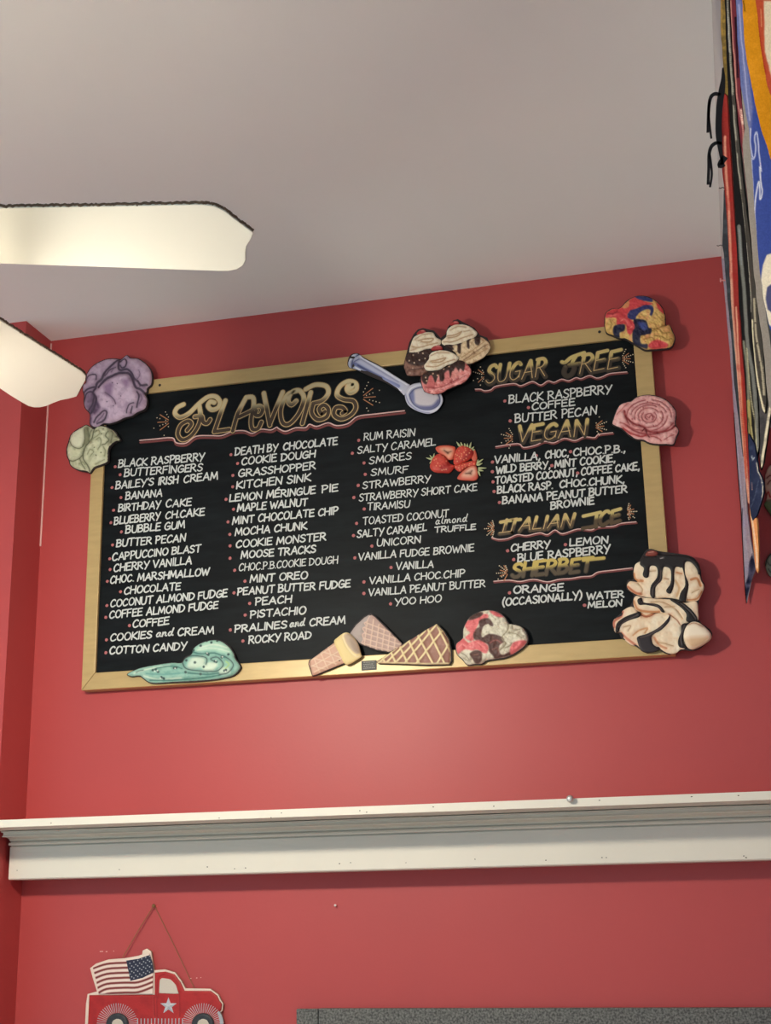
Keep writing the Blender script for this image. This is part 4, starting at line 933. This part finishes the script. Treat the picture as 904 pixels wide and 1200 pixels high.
# neapolitan scoop
z=Zm(525,705,105)
ol=z([(165,350),(165,290),(200,210),(240,160),(330,112),(420,98),(510,115),(580,165),(620,230),(660,238),(740,260),(790,310),(812,380),(800,430),(740,490),(640,550),(560,575),(490,585),(400,600),(350,632),(280,635),(210,645),(160,590),(110,545),(92,480),(100,430),(160,380)])
t=cutout('ice_cream_cutout','pink cream and brown tri colour scoop cutout on the bottom rail of the board',575,775)
backing(t,ol)
NP=(230,120,120); NB=(96,70,64); NW=(228,220,196)
relief('scoop_relief',ol,NW,t,CUT,.010,.012,9,[
 ('mottle',(232,224,204),5,.6),('mottle',(170,158,132),3.2,.45),
 ('fill',z([(190,210),(260,190),(340,150),(410,140),(420,180),(350,210),(300,300),(270,410),(190,380),(240,330),(190,270)]),NP,.9),('fill',z([(430,105),(510,115),(575,165),(500,165)]),NP,.9),
 ('fill',z([(215,190),(250,150),(330,115),(370,135),(340,170),(260,200)]),NB,.8),
 ('fill',z([(275,380),(290,300),(335,270),(330,220),(370,190),(430,185),(470,235),(470,265),(440,255),(420,240),(380,260),(355,320),(365,375),(440,340),(560,370),(580,420),(540,450),(530,500),(560,550),(640,520),(650,545),(500,585),(470,560),(430,510),(420,450),(380,430),(330,420)]),NB,.8,-.001),
 ('fill',z([(95,440),(160,380),(200,410),(230,430),(280,410),(340,405),(420,460),(410,530),(370,530),(310,500),(260,510),(230,500),(180,500),(120,540),(95,490)]),NP,.9,.003),
 ('fill',z([(240,540),(300,505),(360,530),(345,620),(290,632),(260,580)]),NB,.8),('fill',z([(640,500),(660,440),(720,410),(800,405),(790,440),(720,500),(650,545)]),NP,.9),
 ('line',z([(440,430),(500,400),(550,430)]),(148,92,86),1.2),('line',z([(460,500),(510,480),(530,540)]),(132,92,84),1.1),('line',z([(280,550),(320,545)]),(140,100,90),1),
 ('line',z([(120,480),(160,450),(200,470)]),(240,150,146),1),('line',z([(240,450),(270,430),(270,480),(240,470)]),(244,160,156),.9),('line',z([(320,430),(380,480),(400,510)]),(238,146,142),.9),
 ('line',z([(620,240),(620,300),(560,380),(600,440),(540,500)]),(150,138,112),1),('line',z([(660,260),(680,300),(740,290)]),(160,148,122),.9),('line',z([(640,330),(700,340),(760,380)]),(160,148,122),.9),('line',z([(590,480),(640,460),(660,430)]),(150,138,112),.9),('line',z([(150,530),(200,560),(230,600)]),(150,140,118),.9),('line',z([(170,580),(220,610)]),(168,156,132),.9),
 ('line',z([(200,260),(300,260)]),(238,136,134),.8),('line',z([(210,300),(280,310)]),(238,136,134),.8)],edge=(54,40,36),nz=.004,nzs=4)
# fudge sundae
z=Zm(715,640,125)
top_=z([(205,200),(225,150),(290,130),(420,120),(560,120),(690,130),(745,190),(775,290),(800,350),(770,430),(740,465),(640,470),(560,450),(470,440),(380,445),(280,430),(220,410),(160,370),(148,330),(175,300),(235,305),(205,270)])
mid_=z([(200,470),(225,425),(300,440),(450,450),(560,460),(640,480),(735,470),(750,560),(750,630),(700,640),(640,660),(600,680),(520,600),(430,570),(300,570),(220,540)])
bot_=z([(25,670),(40,620),(95,590),(110,550),(180,515),(215,530),(260,560),(400,570),(510,580),(600,660),(610,700),(640,860),(600,880),(560,910),(500,915),(440,885),(400,860),(330,905),(270,890),(240,850),(180,840),(120,790),(95,740),(50,735)])
ball=z([(625,770),(645,690),(700,645),(760,655),(830,710),(862,760),(850,800),(780,850),(700,880),(650,850)])
t=cutout('sundae_cutout','tall cream sundae cutout dripping dark fudge on the bottom right corner of the board',780,765)
backing(t,z([(205,200),(260,130),(310,50),(360,38),(410,55),(560,75),(690,100),(760,180),(775,290),(800,350),(750,460),(750,630),(840,705),(862,770),(770,860),(690,885),(610,880),(500,915),(400,870),(320,905),(230,850),(110,780),(85,740),(30,690),(60,610),(180,515),(210,420),(150,370),(160,300),(205,290)]))
IC=(248,226,194); IO=(204,138,92); FD=(30,24,24); FL_=(92,78,74)
relief('cream_swirl',bot_,IC,t,CUT+.005,.004,.005,6,[('mottle',(255,240,216),8,.5),('mottle',(232,192,152),6,.4),('line',z([(110,560),(95,600),(40,640),(40,690)]),(196,116,92),2.4),('line',z([(250,560),(300,600),(340,590),(380,560)]),IO,2.2),('line',z([(100,740),(150,790),(220,840)]),(206,130,100),2.2),('line',z([(200,760),(250,720),(320,700),(300,740)]),(214,158,112),1.6),('line',z([(380,780),(420,840),(480,870)]),(214,150,110),2),('line',z([(230,540),(270,590),(340,600),(400,560)]),(150,74,52),.8),('line',z([(120,690),(180,680),(160,720)]),WD,.8),('line',z([(420,820),(470,830),(540,850)]),WD,.8)],nz=.002,nzs=6,edge=(70,40,32))
relief('cream_swirl',mid_,IC,t,CUT+.008,.004,.005,6,[('mottle',(255,240,216),7,.5),('mottle',(232,192,152),6,.4),('line',z([(205,470),(240,540),(330,560),(420,560)]),IO,2.0),('line',z([(350,480),(450,480),(560,540),(620,620)]),WD,.9),('line',z([(470,520),(550,515)]),WD,.7),('line',z([(500,580),(570,630),(600,680)]),(150,90,62),1)],nz=.002,nzs=6,edge=(70,40,32))
relief('cream_swirl',top_,IC,t,CUT+.011,.004,.006,6,[('mottle',(255,240,216),7,.5),('mottle',(232,192,152),6,.4),('line',z([(205,240),(220,290),(280,300)]),IO,2.4),('line',z([(155,350),(220,400),(270,410)]),(196,120,84),2.2),('line',z([(240,320),(280,370),(270,410)]),WD,.8),('line',z([(690,290),(740,280),(770,340)]),IO,2.4),('line',z([(560,300),(590,360),(570,430)]),(222,178,132),2),('line',z([(660,460),(740,450),(780,390)]),IO,1.4),('line',z([(470,280),(500,285)]),(160,110,74),.7),('line',z([(340,220),(390,215)]),WD,.7),('line',z([(570,230),(610,240)]),IO,1.6),('line',z([(700,400),(760,370)]),WD,.8)],nz=.002,nzs=6,edge=(70,40,32))
relief('cream_ball',ball,(250,232,206),t,CUT+.012,.006,.012,8,[('fill',z([(640,800),(720,780),(850,780),(780,850),(690,870)]),(224,186,146),3),('line',z([(670,670),(720,660),(790,690)]),(178,122,88),.7)],edge=(90,54,40))
relief('fudge_sauce',z([(255,150),(310,60),(400,75),(560,78),(680,95),(745,150),(770,230),(750,240),(735,190),(690,140),(640,140),(640,240),(670,330),(650,440),(640,470),(590,470),(600,400),(640,330),(620,200),(600,185),(560,180),(545,230),(545,320),(520,400),(490,400),(480,375),(515,320),(520,230),(505,190),(460,180),(445,220),(440,290),(390,350),(380,440),(345,420),(350,340),(400,270),(405,200),(380,170),(340,180),(330,260),(300,270),(280,245),(290,190)]),FD,t,CUT+.017,.006,.002,3,[('line',z([(430,110),(450,105)]),(190,180,176),.8),('line',z([(640,150),(640,250),(668,330),(650,420)]),FL_,.7),('line',z([(430,210),(425,290),(365,360),(360,420)]),FL_,.7),('line',z([(300,90),(400,85)]),(70,60,58),.8)],edge=FD)
relief('fudge_sauce',z([(235,460),(270,440),(290,480),(380,490),(430,510),(465,560),(440,560),(400,520),(300,500),(250,500)]),FD,t,CUT+.013,.006,.002,3,[('line',z([(270,480),(380,500),(430,540)]),FL_,.6)],edge=FD)
relief('fudge_sauce',z([(510,455),(600,475),(680,530),(735,600),(735,640),(650,640),(650,580),(600,520)]),FD,t,CUT+.013,.006,.002,3,[('line',z([(600,490),(680,560),(725,620)]),FL_,.6)],edge=FD)
relief('fudge_sauce',z([(50,730),(60,660),(120,610),(190,580),(255,560),(255,600),(170,630),(100,670),(75,730)]),FD,t,CUT+.010,.006,.002,3,[('line',z([(75,690),(130,640),(230,590)]),FL_,.9)],edge=FD)
relief('fudge_sauce',z([(510,585),(505,640),(440,710),(360,760),(365,830),(420,880),(340,905),(270,890),(235,810),(240,770),(320,745),(420,690),(490,620)]),(44,36,40),t,CUT+.010,.006,.002,3,[('line',z([(260,780),(340,755),(440,690)]),FL_,.8)],edge=FD)
relief('fudge_sauce',z([(610,670),(655,665),(625,760),(630,830),(655,860),(620,865),(585,850),(580,800),(605,730)]),FD,t,CUT+.013,.006,.002,3,[('line',z([(630,680),(600,770),(605,840)]),FL_,.6)],edge=FD)
relief('cherry',z([(305,85),(320,52),(360,40),(400,52),(408,75),(370,90)]),(128,58,48),t,CUT+.018,.006,.004,3,[('line',z([(330,62),(370,55)]),(196,140,124),.8)],edge=(40,20,18))

# ------------------------------------------------------------ pickup truck wall sign on its cord
z=Zm(80,1040,220)
nail_p=W(*z([(420,88)])[0],0)
nr=root('nail',(nail_p[0],DW,nail_p[2]),'small brass nail in the red wall holding the truck sign cord','nail')
brass=mat('aged_brass',(150,112,72),.4,metal=.8)
mk('shank',*lathe_y([(.0016,0),(.0016,.012)],nail_p,10),brass,nr)
mk('nail_head',*lathe_y([(.0045,.011),(.005,.013),(.003,.0145)],nail_p,14),brass,nr)
TH=.003
tr=root('truck_sign',(W(*z([(430,500)])[0],TH)[0],DW,W(*z([(430,740)])[0],TH)[2]),'red pickup truck sign with a flag in its bed hanging by a cord','wall sign')
CRM=(236,214,196)
bo=z([(86,700),(92,560),(100,512),(145,500),(126,440),(112,388),(140,366),(200,346),(280,340),(345,328),(362,322),(365,303),(385,294),(405,308),(420,398),(470,394),(520,408),(550,448),(570,485),(690,487),(728,515),(740,540),(752,560),(748,592),(740,600),(752,640),(756,700),(715,752),(590,752),(560,706),(330,706),(300,752),(175,752),(145,706)])
relief('backing_board',bo,CRM,tr,TH,.008,.001,2,[],edge=(170,140,120),smooth_outline=False,step=1.2)
TR=(178,40,40); TRd=(122,24,28); th=TH+.0085
relief('truck_body',z([(96,690),(104,518),(418,516),(418,410),(470,405),(514,418),(542,455),(562,497),(688,498),(718,520),(730,545),(742,562),(738,590),(728,602),(738,640),(744,690),(560,690),(330,690)]),TR,tr,th,.003,.002,2,[('line',z([(418,412),(416,520),(420,625)]),TRd,.6),('line',z([(538,500),(540,625)]),TRd,.6),('line',z([(110,516),(415,516)]),TRd,.7),('line',z([(430,625),(430,520),(436,440),(470,418)]),TRd,.5),('mottle',(150,30,32),8,.5)],edge=(110,22,26),smooth_outline=False,step=1.1)
relief('window',z([(437,510),(440,448),(452,435),(492,441),(520,468),(533,512)]),(214,200,184),tr,th+.0045,.002,.0005,1,[('line',z([(437,510),(440,448),(452,435),(492,441),(520,468),(533,512),(437,510)]),TRd,.6)],edge=(90,30,30),smooth_outline=False)
galv=mat('galvanised_corrugated_metal',(176,180,184),.5,metal=.35)
def corr_ring(cx,cy,r0,r1,a0,a1,n=34):
    V=[];Fc=[]
    for i in range(n*2+1):
        a=math.radians(a0+(a1-a0)*i/(n*2)); hh=th+.0045+(.0007 if i%2 else 0)
        for r in (r0,r1):
            p=W(*z([(cx+r*math.cos(a),cy-r*math.sin(a))])[0],th); V.append((p[0],DW-hh,p[2]))
        p=W(*z([(cx+r1*math.cos(a),cy-r1*math.sin(a))])[0],th); V.append((p[0],DW-th,p[2]))
    for i in range(n*2):
        Fc.append((3*i,3*i+1,3*i+4,3*i+3)); Fc.append((3*i+1,3*i+2,3*i+5,3*i+4))
    return V,Fc
for cx in (240,652):
    mk('wheel_arch',*corr_ring(cx,655,52,98,-30,210),galv,tr)
    V=[];Fc=[]
    ty=relief('tire',z(arc(cx,658,54,54,0,330,11)),(52,54,58),tr,th+.003,.005,.004,3,[('mottle',(76,78,82),3,.4)],edge=(30,30,32),step=1)
    relief('hub_cap',z(arc(cx,660,30,30,0,324,9)),(206,192,174),ty,th+.009,.002,.002,2,[],edge=(120,110,100),step=1)
def corr_strip(u0,u1,v0,v1,n=14):
    V=[];Fc=[]
    for i in range(n*2+1):
        u=u0+(u1-u0)*i/(n*2); hh=th+.0045+(.0007 if i%2 else 0)
        for v in (v0,v1):
            p=W(*z([(u,v)])[0],th); V.append((p[0],DW-hh,p[2]))
    for i in range(n*2): Fc.append((2*i,2*i+1,2*i+3,2*i+2))
    return V,Fc
mk('running_board',*corr_strip(330,562,630,690),galv,tr)
# five pointed pressed metal star
cpt=z([(483,571)])[0]; V=[W(*cpt,th+.010)]
for k in range(10):
    a=math.radians(90+36*k); r=42 if k%2==0 else 17
    V.append(W(*z([(483+r*math.cos(a),571-r*math.sin(a))])[0],th+.0056))
mk('star',V,[(0,1+k,1+(k+1)%10) for k in range(10)]+[tuple(range(10,0,-1))],mat('silver_star',(214,218,224),.4,metal=.4),tr)
fo=z([(122,386),(190,356),(275,347),(345,335),(392,318),(405,360),(412,410),(410,512),(150,512),(138,450)])
ops=[]
for k in range(7):
    v=372+k*24
    ops.append(('line',z([(120+k*5,v+18),(190,v-4),(275,v-10),(340,v-12),(412,v-38)]),(126,44,42),2.4,0))
fl=relief('flag',fo,(240,218,204),tr,th,.004,.001,2,ops,edge=(190,160,146),smooth_outline=False,step=.7)
co=z([(280,352),(340,343),(394,324),(406,360),(413,408),(360,435),(300,450),(290,400)])
st=[(298+i*19+(j%2)*9,365+j*13-i*7) for j in range(7) for i in range(6)]
relief('flag_canton',co,(40,44,64),fl,th+.0045,.0008,.0003,1,[('dots',z(st),(226,220,214),.62)],edge=(30,32,50),smooth_outline=False,step=.6)
cord=mat('copper_brown_cord',(150,96,66),.8)
na=np.array([nail_p[0],DW-.009,nail_p[2]+.0016])
c1=W(*z([(262,338)])[0],th+.002); c2=W(*z([(607,484)])[0],th+.002)
mk('hanging_cord',*join(tube([c1,(c1+na)/2+np.array([-.001,0,.001]),na],.0013),tube([na,(na+c2)/2+np.array([.001,0,.001]),c2],.0011)),cord,tr)
# white pin and flecks of bare plaster on the wall
pp=W(394,1061,0)
pn=root('push_pin',(pp[0],DW,pp[2]),'tiny white pin alone in the red wall below the shelf','pin')
mk('pin_head',*lathe_y([(.0012,0),(.0012,.004),(.003,.005),(.0032,.008),(.002,.009)],pp,14),mat('white_plastic',(236,226,220),.4),pn,smooth=True)
sc_=[]
for px,py,w in ((117,1115,4),(124,1115.2,2),(133,1114.6,.8),(222,1146.6,2.5),(230,1146,1.5),(235,1145.6,1)):
    a=W(px,py,0);b=W(px+w,py+.2,0); sc_.append(box_vf(a[0],b[0],DW-.0006,DW-.0001,a[2]-.0009,a[2]+.0009))
mk('plaster_scratch',*join(*sc_),mat('bare_plaster',(232,190,180),.9),wall_back)['kind']='stuff'

# ------------------------------------------------------------ felt pennants pinned along the right wall
felt_id=[0]
FELT=mat('dyed_wool_felt',(255,255,255),1.0,bump=.3,bscale=300,attr='pigment',spec=0.0)
def pennant(name,label,poly,base,ops,lay,cat='pennant',group='felt pennants on the right wall',edge=None,thick=.0022):
    base=tuple(np.array(base)*.90); ops=[(q[0],q[1],tuple(np.array(q[2])*.92),*q[3:]) if q[0]!='mottle' else q for q in ops]
    poly=[(a,-14 if b==0 else b) for a,b in poly]
    felt_id[0]+=1; x=RX-.002-lay
    P=np.array([RW(px,py,x) for px,py in poly]); top=P[P[:,2].argmax()]
    o=root(name,(x,float(P[:,1].mean()),float(P[:,2].max())),label,cat,group)
    def mp(px,py,h): 
        q=RW(px,py,x); return (q[0]-h,q[1],q[2])
    r=relief('felt',poly,base,o,0,thick,.0006,1.2,ops,edge=edge or tuple(np.array(base)*.75),step=1.25,mapper=mp,smooth_outline=False,nz=.0006,nzs=14,seed=felt_id[0],speck=.10,material=FELT)
    return o
LIL=(196,180,192)
p=pennant('pennant','long pale lilac pennant with a navy tip nearest the back corner',[(847,303),(851,350),(855.5,400),(859.5,450),(862,500),(865.5,550),(869.5,600),(872,650),(874,690),(875.8,707),(881,683),(887,667),(884.5,650),(880.5,630),(877,600),(875,560),(872,500),(868,450),(864,400),(860,350),(855,303)],LIL,
 [('fill',[(883.5,648),(889,666),(882,685),(876,710),(873,692),(878.5,674),(879.5,660)],(38,40,62),.5),('line',[(888,667),(882,684),(876.4,706)],(190,180,184),.9,0),('mottle',(172,158,186),12,.5),('line',[(871.6,596),(871.3,620),(871.2,644)],(30,26,28),.9,0)],.000)
p=pennant('pennant','narrow slate grey pennant overlapping the lilac one by the back corner',[(850,222),(849,260),(848,287),(850,300),(854,350),(859,400),(862,450),(868,500),(872,535),(873,530),(872,500),(868,450),(864,400),(860,350),(857,300),(855,222)],(70,74,80),[('mottle',(92,100,104),10,.6)],.0036)
thr=mat('dark_thread',(40,36,34),.9)
for px,py in ((843,220),(840.5,287.5)):
    a=RW(px+6,py+.5,RX-.006); q=[W(px+k*1.6,py+math.sin(k*1.7)*.7+.3*k*.3,DW-a[1]) for k in range(5)]
    mk('loose_thread',*tube(q,.0009,5),thr,p)
a=RW(851,328.5,RX-.004); q=[W(844,328.5,DW-a[1]),W(850.5,328.5,DW-a[1])]
pin=root('push_pin',(q[0][0],q[0][1],q[0][2]),'pale pink push pin sticking out by the top right corner of the wall','pin')
mk('pin_shaft',*tube(q,.0019,8),mat('pale_pink_plastic',(226,150,146),.45),pin)
mk('pin_head',*tube([q[0]-np.array([.0,0,0]),q[0]+np.array([.0035,0,0])],.0052,12),MATS['pale_pink_plastic'],pin)
p=pennant('pennant','olive gold pennant at the very top of the pennant row',[(846.5,0),(847,45),(848.5,55),(850,85),(851,110),(855,160),(856.5,125),(854,60),(851.5,0)],(120,100,56),[('mottle',(160,128,62),4,.7),('line',[(848,0),(848.5,40)],(188,150,80),1,0)],.005)
p=pennant('pennant','red pennant with salmon lettering and a black tie header',[(847.5,106),(847,150),(848,200),(851,225),(854,260),(856,300),(858,350),(862,400),(866,450),(870,500),(874,550),(878,588),(880.5,592),(881,570),(879,520),(876,470),(872,420),(868,365),(866,300),(862,250),(859,200),(856,150),(854,112)],(150,52,48),
 [('line',[(852,160),(853,200),(856,240),(858,290),(860,340),(862,380),(866,430),(869,480),(874,540),(879,590)],(220,150,126),3.0,0),('line',[(858,320),(860,370),(864,420),(868,480),(873,550)],(222,186,160),1.6,0),('line',[(865,360),(868,420),(872,480),(876.5,540),(880,588)],(226,168,140),1.8,0),('line',[(871,440),(873.5,500),(877,560)],(196,80,52),1.2,0),('mottle',(150,34,34),9,.3)],.007)
rib=mat('black_felt_ribbon',(30,22,24),.9)
Yr=RW(848.5,84,RX-.022)[1]
def rb(pts,r,par=p,nm='tie_ribbon'):
    q=[W(x,y,DW-Yr) for x,y in catmull(pts,False,5)]
    V=[];Fc=[]
    for i,c in enumerate(q):
        t=q[min(i+1,len(q)-1)]-q[max(i-1,0)]; t/=np.linalg.norm(t); nn=np.cross(t,[0,1,0]); nn/=np.linalg.norm(nn)
        u=i/max(1,len(q)-1); rr=r*(min(1,.25+u*2.2,.35+(1-u)*2.6) if nm=='tie_header' else 1-.35*max(0,u-.6))
        for s,dy in ((1,.0012),(1,-.0012),(-1,-.0012),(-1,.0012)): V.append(c+nn*rr*s+np.array([0,dy,0]))
    for i in range(len(q)-1):
        for k in range(4): Fc.append((4*i+k,4*i+(k+1)%4,4*i+4+(k+1)%4,4*i+4+k))
    Fc+= [(3,2,1,0),tuple(4*(len(q)-1)+k for k in range(4))]
    return mk(nm,V,Fc,rib,par)
rb([(847.6,80),(848,92),(846.5,105),(843.6,125),(842.6,150),(844,170),(847,192)],.0040,nm='tie_header')
rb([(845,111.5),(839,110),(834,113),(831.5,122),(830.5,138),(830,155)],.0020); rb([(832,118),(831,135),(832.5,150),(834,162)],.0014)
rb([(846,169),(840,167.5),(834,172),(831.3,182),(831,198),(830.2,216)],.0020); rb([(832,180),(834,195),(834.5,206),(832.5,219)],.0014)
rb([(850.5,184),(846.5,189),(844.5,194),(849,192)],.0036,nm='tie_knot')
p=pennant('pennant','black pennant with a pale slate stripe and straw coloured lettering',[(851.5,0),(855,100),(858,150),(861,200),(863.5,250),(866,300),(868,350),(872,400),(876,460),(877.5,500),(879.5,540),(884,548),(888,545),(892,520),(891,480),(889,440),(885,400),(882,350),(879,300),(874,250),(867,200),(862,150),(859,100),(854,0)],(28,27,28),
 [('line',[(869,265),(871,300),(875,340),(877,380),(880,410),(885,440),(888.5,480),(890.5,540)],(104,105,100),4.2,0),('line',[(869,268),(872,310)],(120,126,128),1.2,0),('line',[(874,400),(878,430),(880,470)],(112,112,98),3,0),('line',[(878,408),(881,450),(885,480),(888,500),(890,540)],(186,178,142),1.0,0),('line',[(880,470),(882,510),(886,538)],(150,138,88),4.0,0),('line',[(879.5,490),(884,520),(885,540)],(64,58,40),1.0,0),('line',[(883,500),(886.5,527)],(196,184,130),.9,0),('line',[(886.5,478),(888,515)],(60,56,44),.8,0)],.010)
p=pennant('pennant','navy blue rounded pennant with a pale edge hanging lowest of the middle ones',[(879,508),(880,550),(880.5,594),(882,604),(884,610),(889,604),(893,592),(897,578),(897,566),(894,558),(891,552),(889.5,540),(886,520)],(40,46,70),
 [('mottle',(54,62,84),5,.6),('line',[(889.5,542),(891.5,553),(894.5,560),(897,572),(895.5,586),(891,601)],(196,188,176),1.0,0),('line',[(883.5,566),(884,574)],(150,120,116),.7,0),('line',[(892,562),(887,582),(882,595)],(74,82,104),.7,0),('line',[(883.5,534),(885,539),(886.5,536)],(176,184,190),.9,0)],.013)
p=pennant('pennant','orange and cream striped pennant tip below the navy pennant',[(880,592),(881,606),(883,620),(885,640),(886,655),(887.5,667),(890,671.5),(891,668),(891,640),(890,620),(889,608),(885,603)],(222,150,96),[('line',[(883,604),(886,625),(888.5,645),(889.5,665)],(236,204,172),2.0,0),('line',[(886,640),(887.5,660)],(206,110,58),1.2,0),('line',[(889,607),(893.5,607),(894.5,609.5),(892,611)],(220,190,160),.9,0)],.0115)
p=pennant('pennant','maroon pennant with pale pink lettering high in the row',[(856,0),(859,50),(863,100),(868,150),(876.5,200),(881.5,250),(884,300),(887,332),(888,320),(886.5,290),(884.5,250),(880.5,200),(875,150),(870.5,100),(868,50),(864,0)],(104,44,54),[('line',[(860,0),(862,45),(865,75),(866,100),(870,130),(874,150),(875.5,180),(878.5,220),(882,262)],(196,140,126),1.25,0),('line',[(865.5,20),(867,60),(868.5,90)],(30,18,26),2.2,0),('line',[(872,128),(874,145)],(236,206,186),1.4,0)],.016)
p=pennant('pennant','cream and black patterned pennant ending in a ragged cream tip',[(853.5,0),(857,60),(859.5,100),(862.5,150),(867,200),(874,250),(879,300),(882,350),(885,400),(890,450),(895.5,478),(899,484.5),(901,470),(900,450),(896,400),(889,350),(884.5,300),(878,250),(872,200),(867,150),(863,100),(860,60),(856.5,0)],(62,58,54),
 [('line',[(855,0),(858,45),(860.5,90),(863,130),(865.5,160),(867.5,190),(871,215),(874,250),(877.5,285),(880,310),(882.5,340),(883,365)],(164,160,146),1.4,0),('line',[(855,20),(857,60)],(150,146,150),1.6,0),('line',[(884.5,375),(886,405),(890,440),(894.5,465),(899,482)],(206,196,164),2.6,0),('line',[(887,350),(890,395),(896,430),(899,462)],(160,150,128),2.2,0),('dots',[(886.5,385),(887.5,395),(888,405),(889.5,412),(891.5,420),(892,430),(895,436),(896,446),(897,456),(893,442),(890.5,402),(894,424),(888.6,378),(895,412)],(50,44,40),.9),('line',[(857.5,62),(858.2,75)],(62,58,54),2,0),('line',[(862,112),(862.8,122)],(62,58,54),2,0),('line',[(866.2,165),(867,178)],(62,58,54),1.6,0),('line',[(872,222),(873.4,236)],(70,64,56),1.2,0),('line',[(876.5,268),(877.6,284)],(70,64,56),1.2,0),('line',[(882.6,315),(883.8,340)],(70,56,48),.9,0)],.018)
p=pennant('pennant','plain grey pennant between the cream and the blue ones',[(871,75),(873,120),(876,150),(873,170),(879,230),(885,300),(889.5,350),(897,400),(901.5,450),(904,475),(912,490),(912,440),(906,400),(898.5,350),(893,300),(889.5,250),(886,200),(882,150),(875,90)],(138,130,122),[('mottle',(122,114,106),9,.6)],.020)
p=pennant('pennant','charcoal pennant with a broad cream border below the grey one',[(886,400),(890,450),(892,500),(893,548),(894,551),(897,542),(901,515),(905,490),(909,470),(904,440),(897,400)],(58,56,58),[('line',[(907,470),(901,508),(896,540),(893.6,549)],(212,200,172),2.8,0),('mottle',(76,72,72),6,.5)],.008)
p=pennant('pennant','bright blue pennant with white lettering and a cream emblem at the right',[(865.5,0),(868,50),(871.5,100),(878,135),(881,150),(885,200),(888,250),(892.5,300),(895.5,330),(900,358),(906,385),(925,420),(960,400),(960,0)],(58,74,142),
 [('fill',[(865,-5),(868.5,50),(872,105),(881,155),(884,158),(887,125),(880,70),(874,0)],(104,110,154),1.6),('line',[(870.5,5),(873,40),(876,70),(879,105),(883,140)],(160,162,198),1.3,0),('line',[(867.5,20),(871,60),(875,100)],(84,98,150),1.2,0),('line',[(884,150),(884,170),(887,186),(890,175),(889,160),(892,155),(894,180),(897,200)],(206,208,222),1.2,0),('line',[(885,185),(886.5,215),(886,235)],(206,208,222),1.0,0),('line',[(895,195),(896.5,215),(898,225),(895.5,233),(894,212),(890.5,228),(888.7,250),(889.5,280),(892,310),(894,330)],(216,214,218),1.5,0),
  ('fill',[(904,298),(899,310),(896,328),(897,345),(901,362),(906,380),(930,400),(930,290)],(220,208,184),.6),('fill',[(903.5,336),(902,350),(904,362),(912,370),(912,330)],(74,76,112),.7)],.022)
p=pennant('pennant','golden yellow pennant crossing in front of the blue one at top right',[(873.5,0),(876,50),(880,75),(884,95),(890,125),(896,150),(904,174),(925,230),(960,260),(960,160),(925,135),(907,105),(903,90),(897,50),(890,0)],(204,134,28),[('line',[(876.5,0),(878,12)],(60,44,20),1.2,0),('mottle',(210,142,40),10,.4)],.0256)
p=pennant('pennant','orange red pennant at the top right edge of the photo',[(889,0),(896,50),(902,88),(907,108),(925,140),(960,160),(960,60),(960,0)],(186,78,52),[('line',[(890.5,0),(897,45),(903,85)],(166,52,30),2,0),('fill',[(902,0),(903,60),(910,90),(960,110),(960,0)],(224,204,172),.8),('line',[(898,10),(899,30)],(226,150,110),1,0)],.0292)
# two more cutouts on the right wall, cut by the edge of the frame
def side_cut(label,poly,base,ops,edge):
    P=np.array([W(px,py,0) for px,py in poly])
    o=root('ice_cream_cutout',(float(P[:,0].mean()),DW,float(P[:,2].min())),label,'cutout sign','cutouts on the wall at the right edge')
    relief('scoop_relief',poly,base,o,.002,.009,.004,3,ops,edge=edge)
    return o
side_cut('cream and pink cutout with a green leaf at the right edge beside the navy pennant',[(897,560),(900,550),(905,546),(915,548),(922,570),(918,595),(908,610),(902,602),(896,593),(898,588),(899,582),(897,572)],(222,196,170),
 [('fill',[(895,589),(925,589),(925,615),(903,606)],(104,128,84),.5),('line',[(899,562),(903,559),(908,561)],(110,40,36),1,0),('line',[(900,569),(903,565),(907,566)],(110,40,36),1,0),('line',[(898.5,582),(901,578),(903,584),(907,580)],(176,52,46),1.2,0),('line',[(897,588.5),(925,588.5)],(150,120,100),1.0,0)],(70,40,36))
side_cut('grey green round cutout on the red wall at the right edge below the pennants',[(897,662),(899,655),(903,650),(910,648),(918,655),(920,665),(915,675),(905,677),(900,672)],(150,162,140),
 [('line',[(897.5,664),(900,655),(905,650)],(40,40,36),.9,0),('line',[(900,660),(903,664),(906,660)],(78,88,76),1,0),('line',[(901,668),(904,672),(908,668)],(78,88,76),1,0)],(34,32,30))
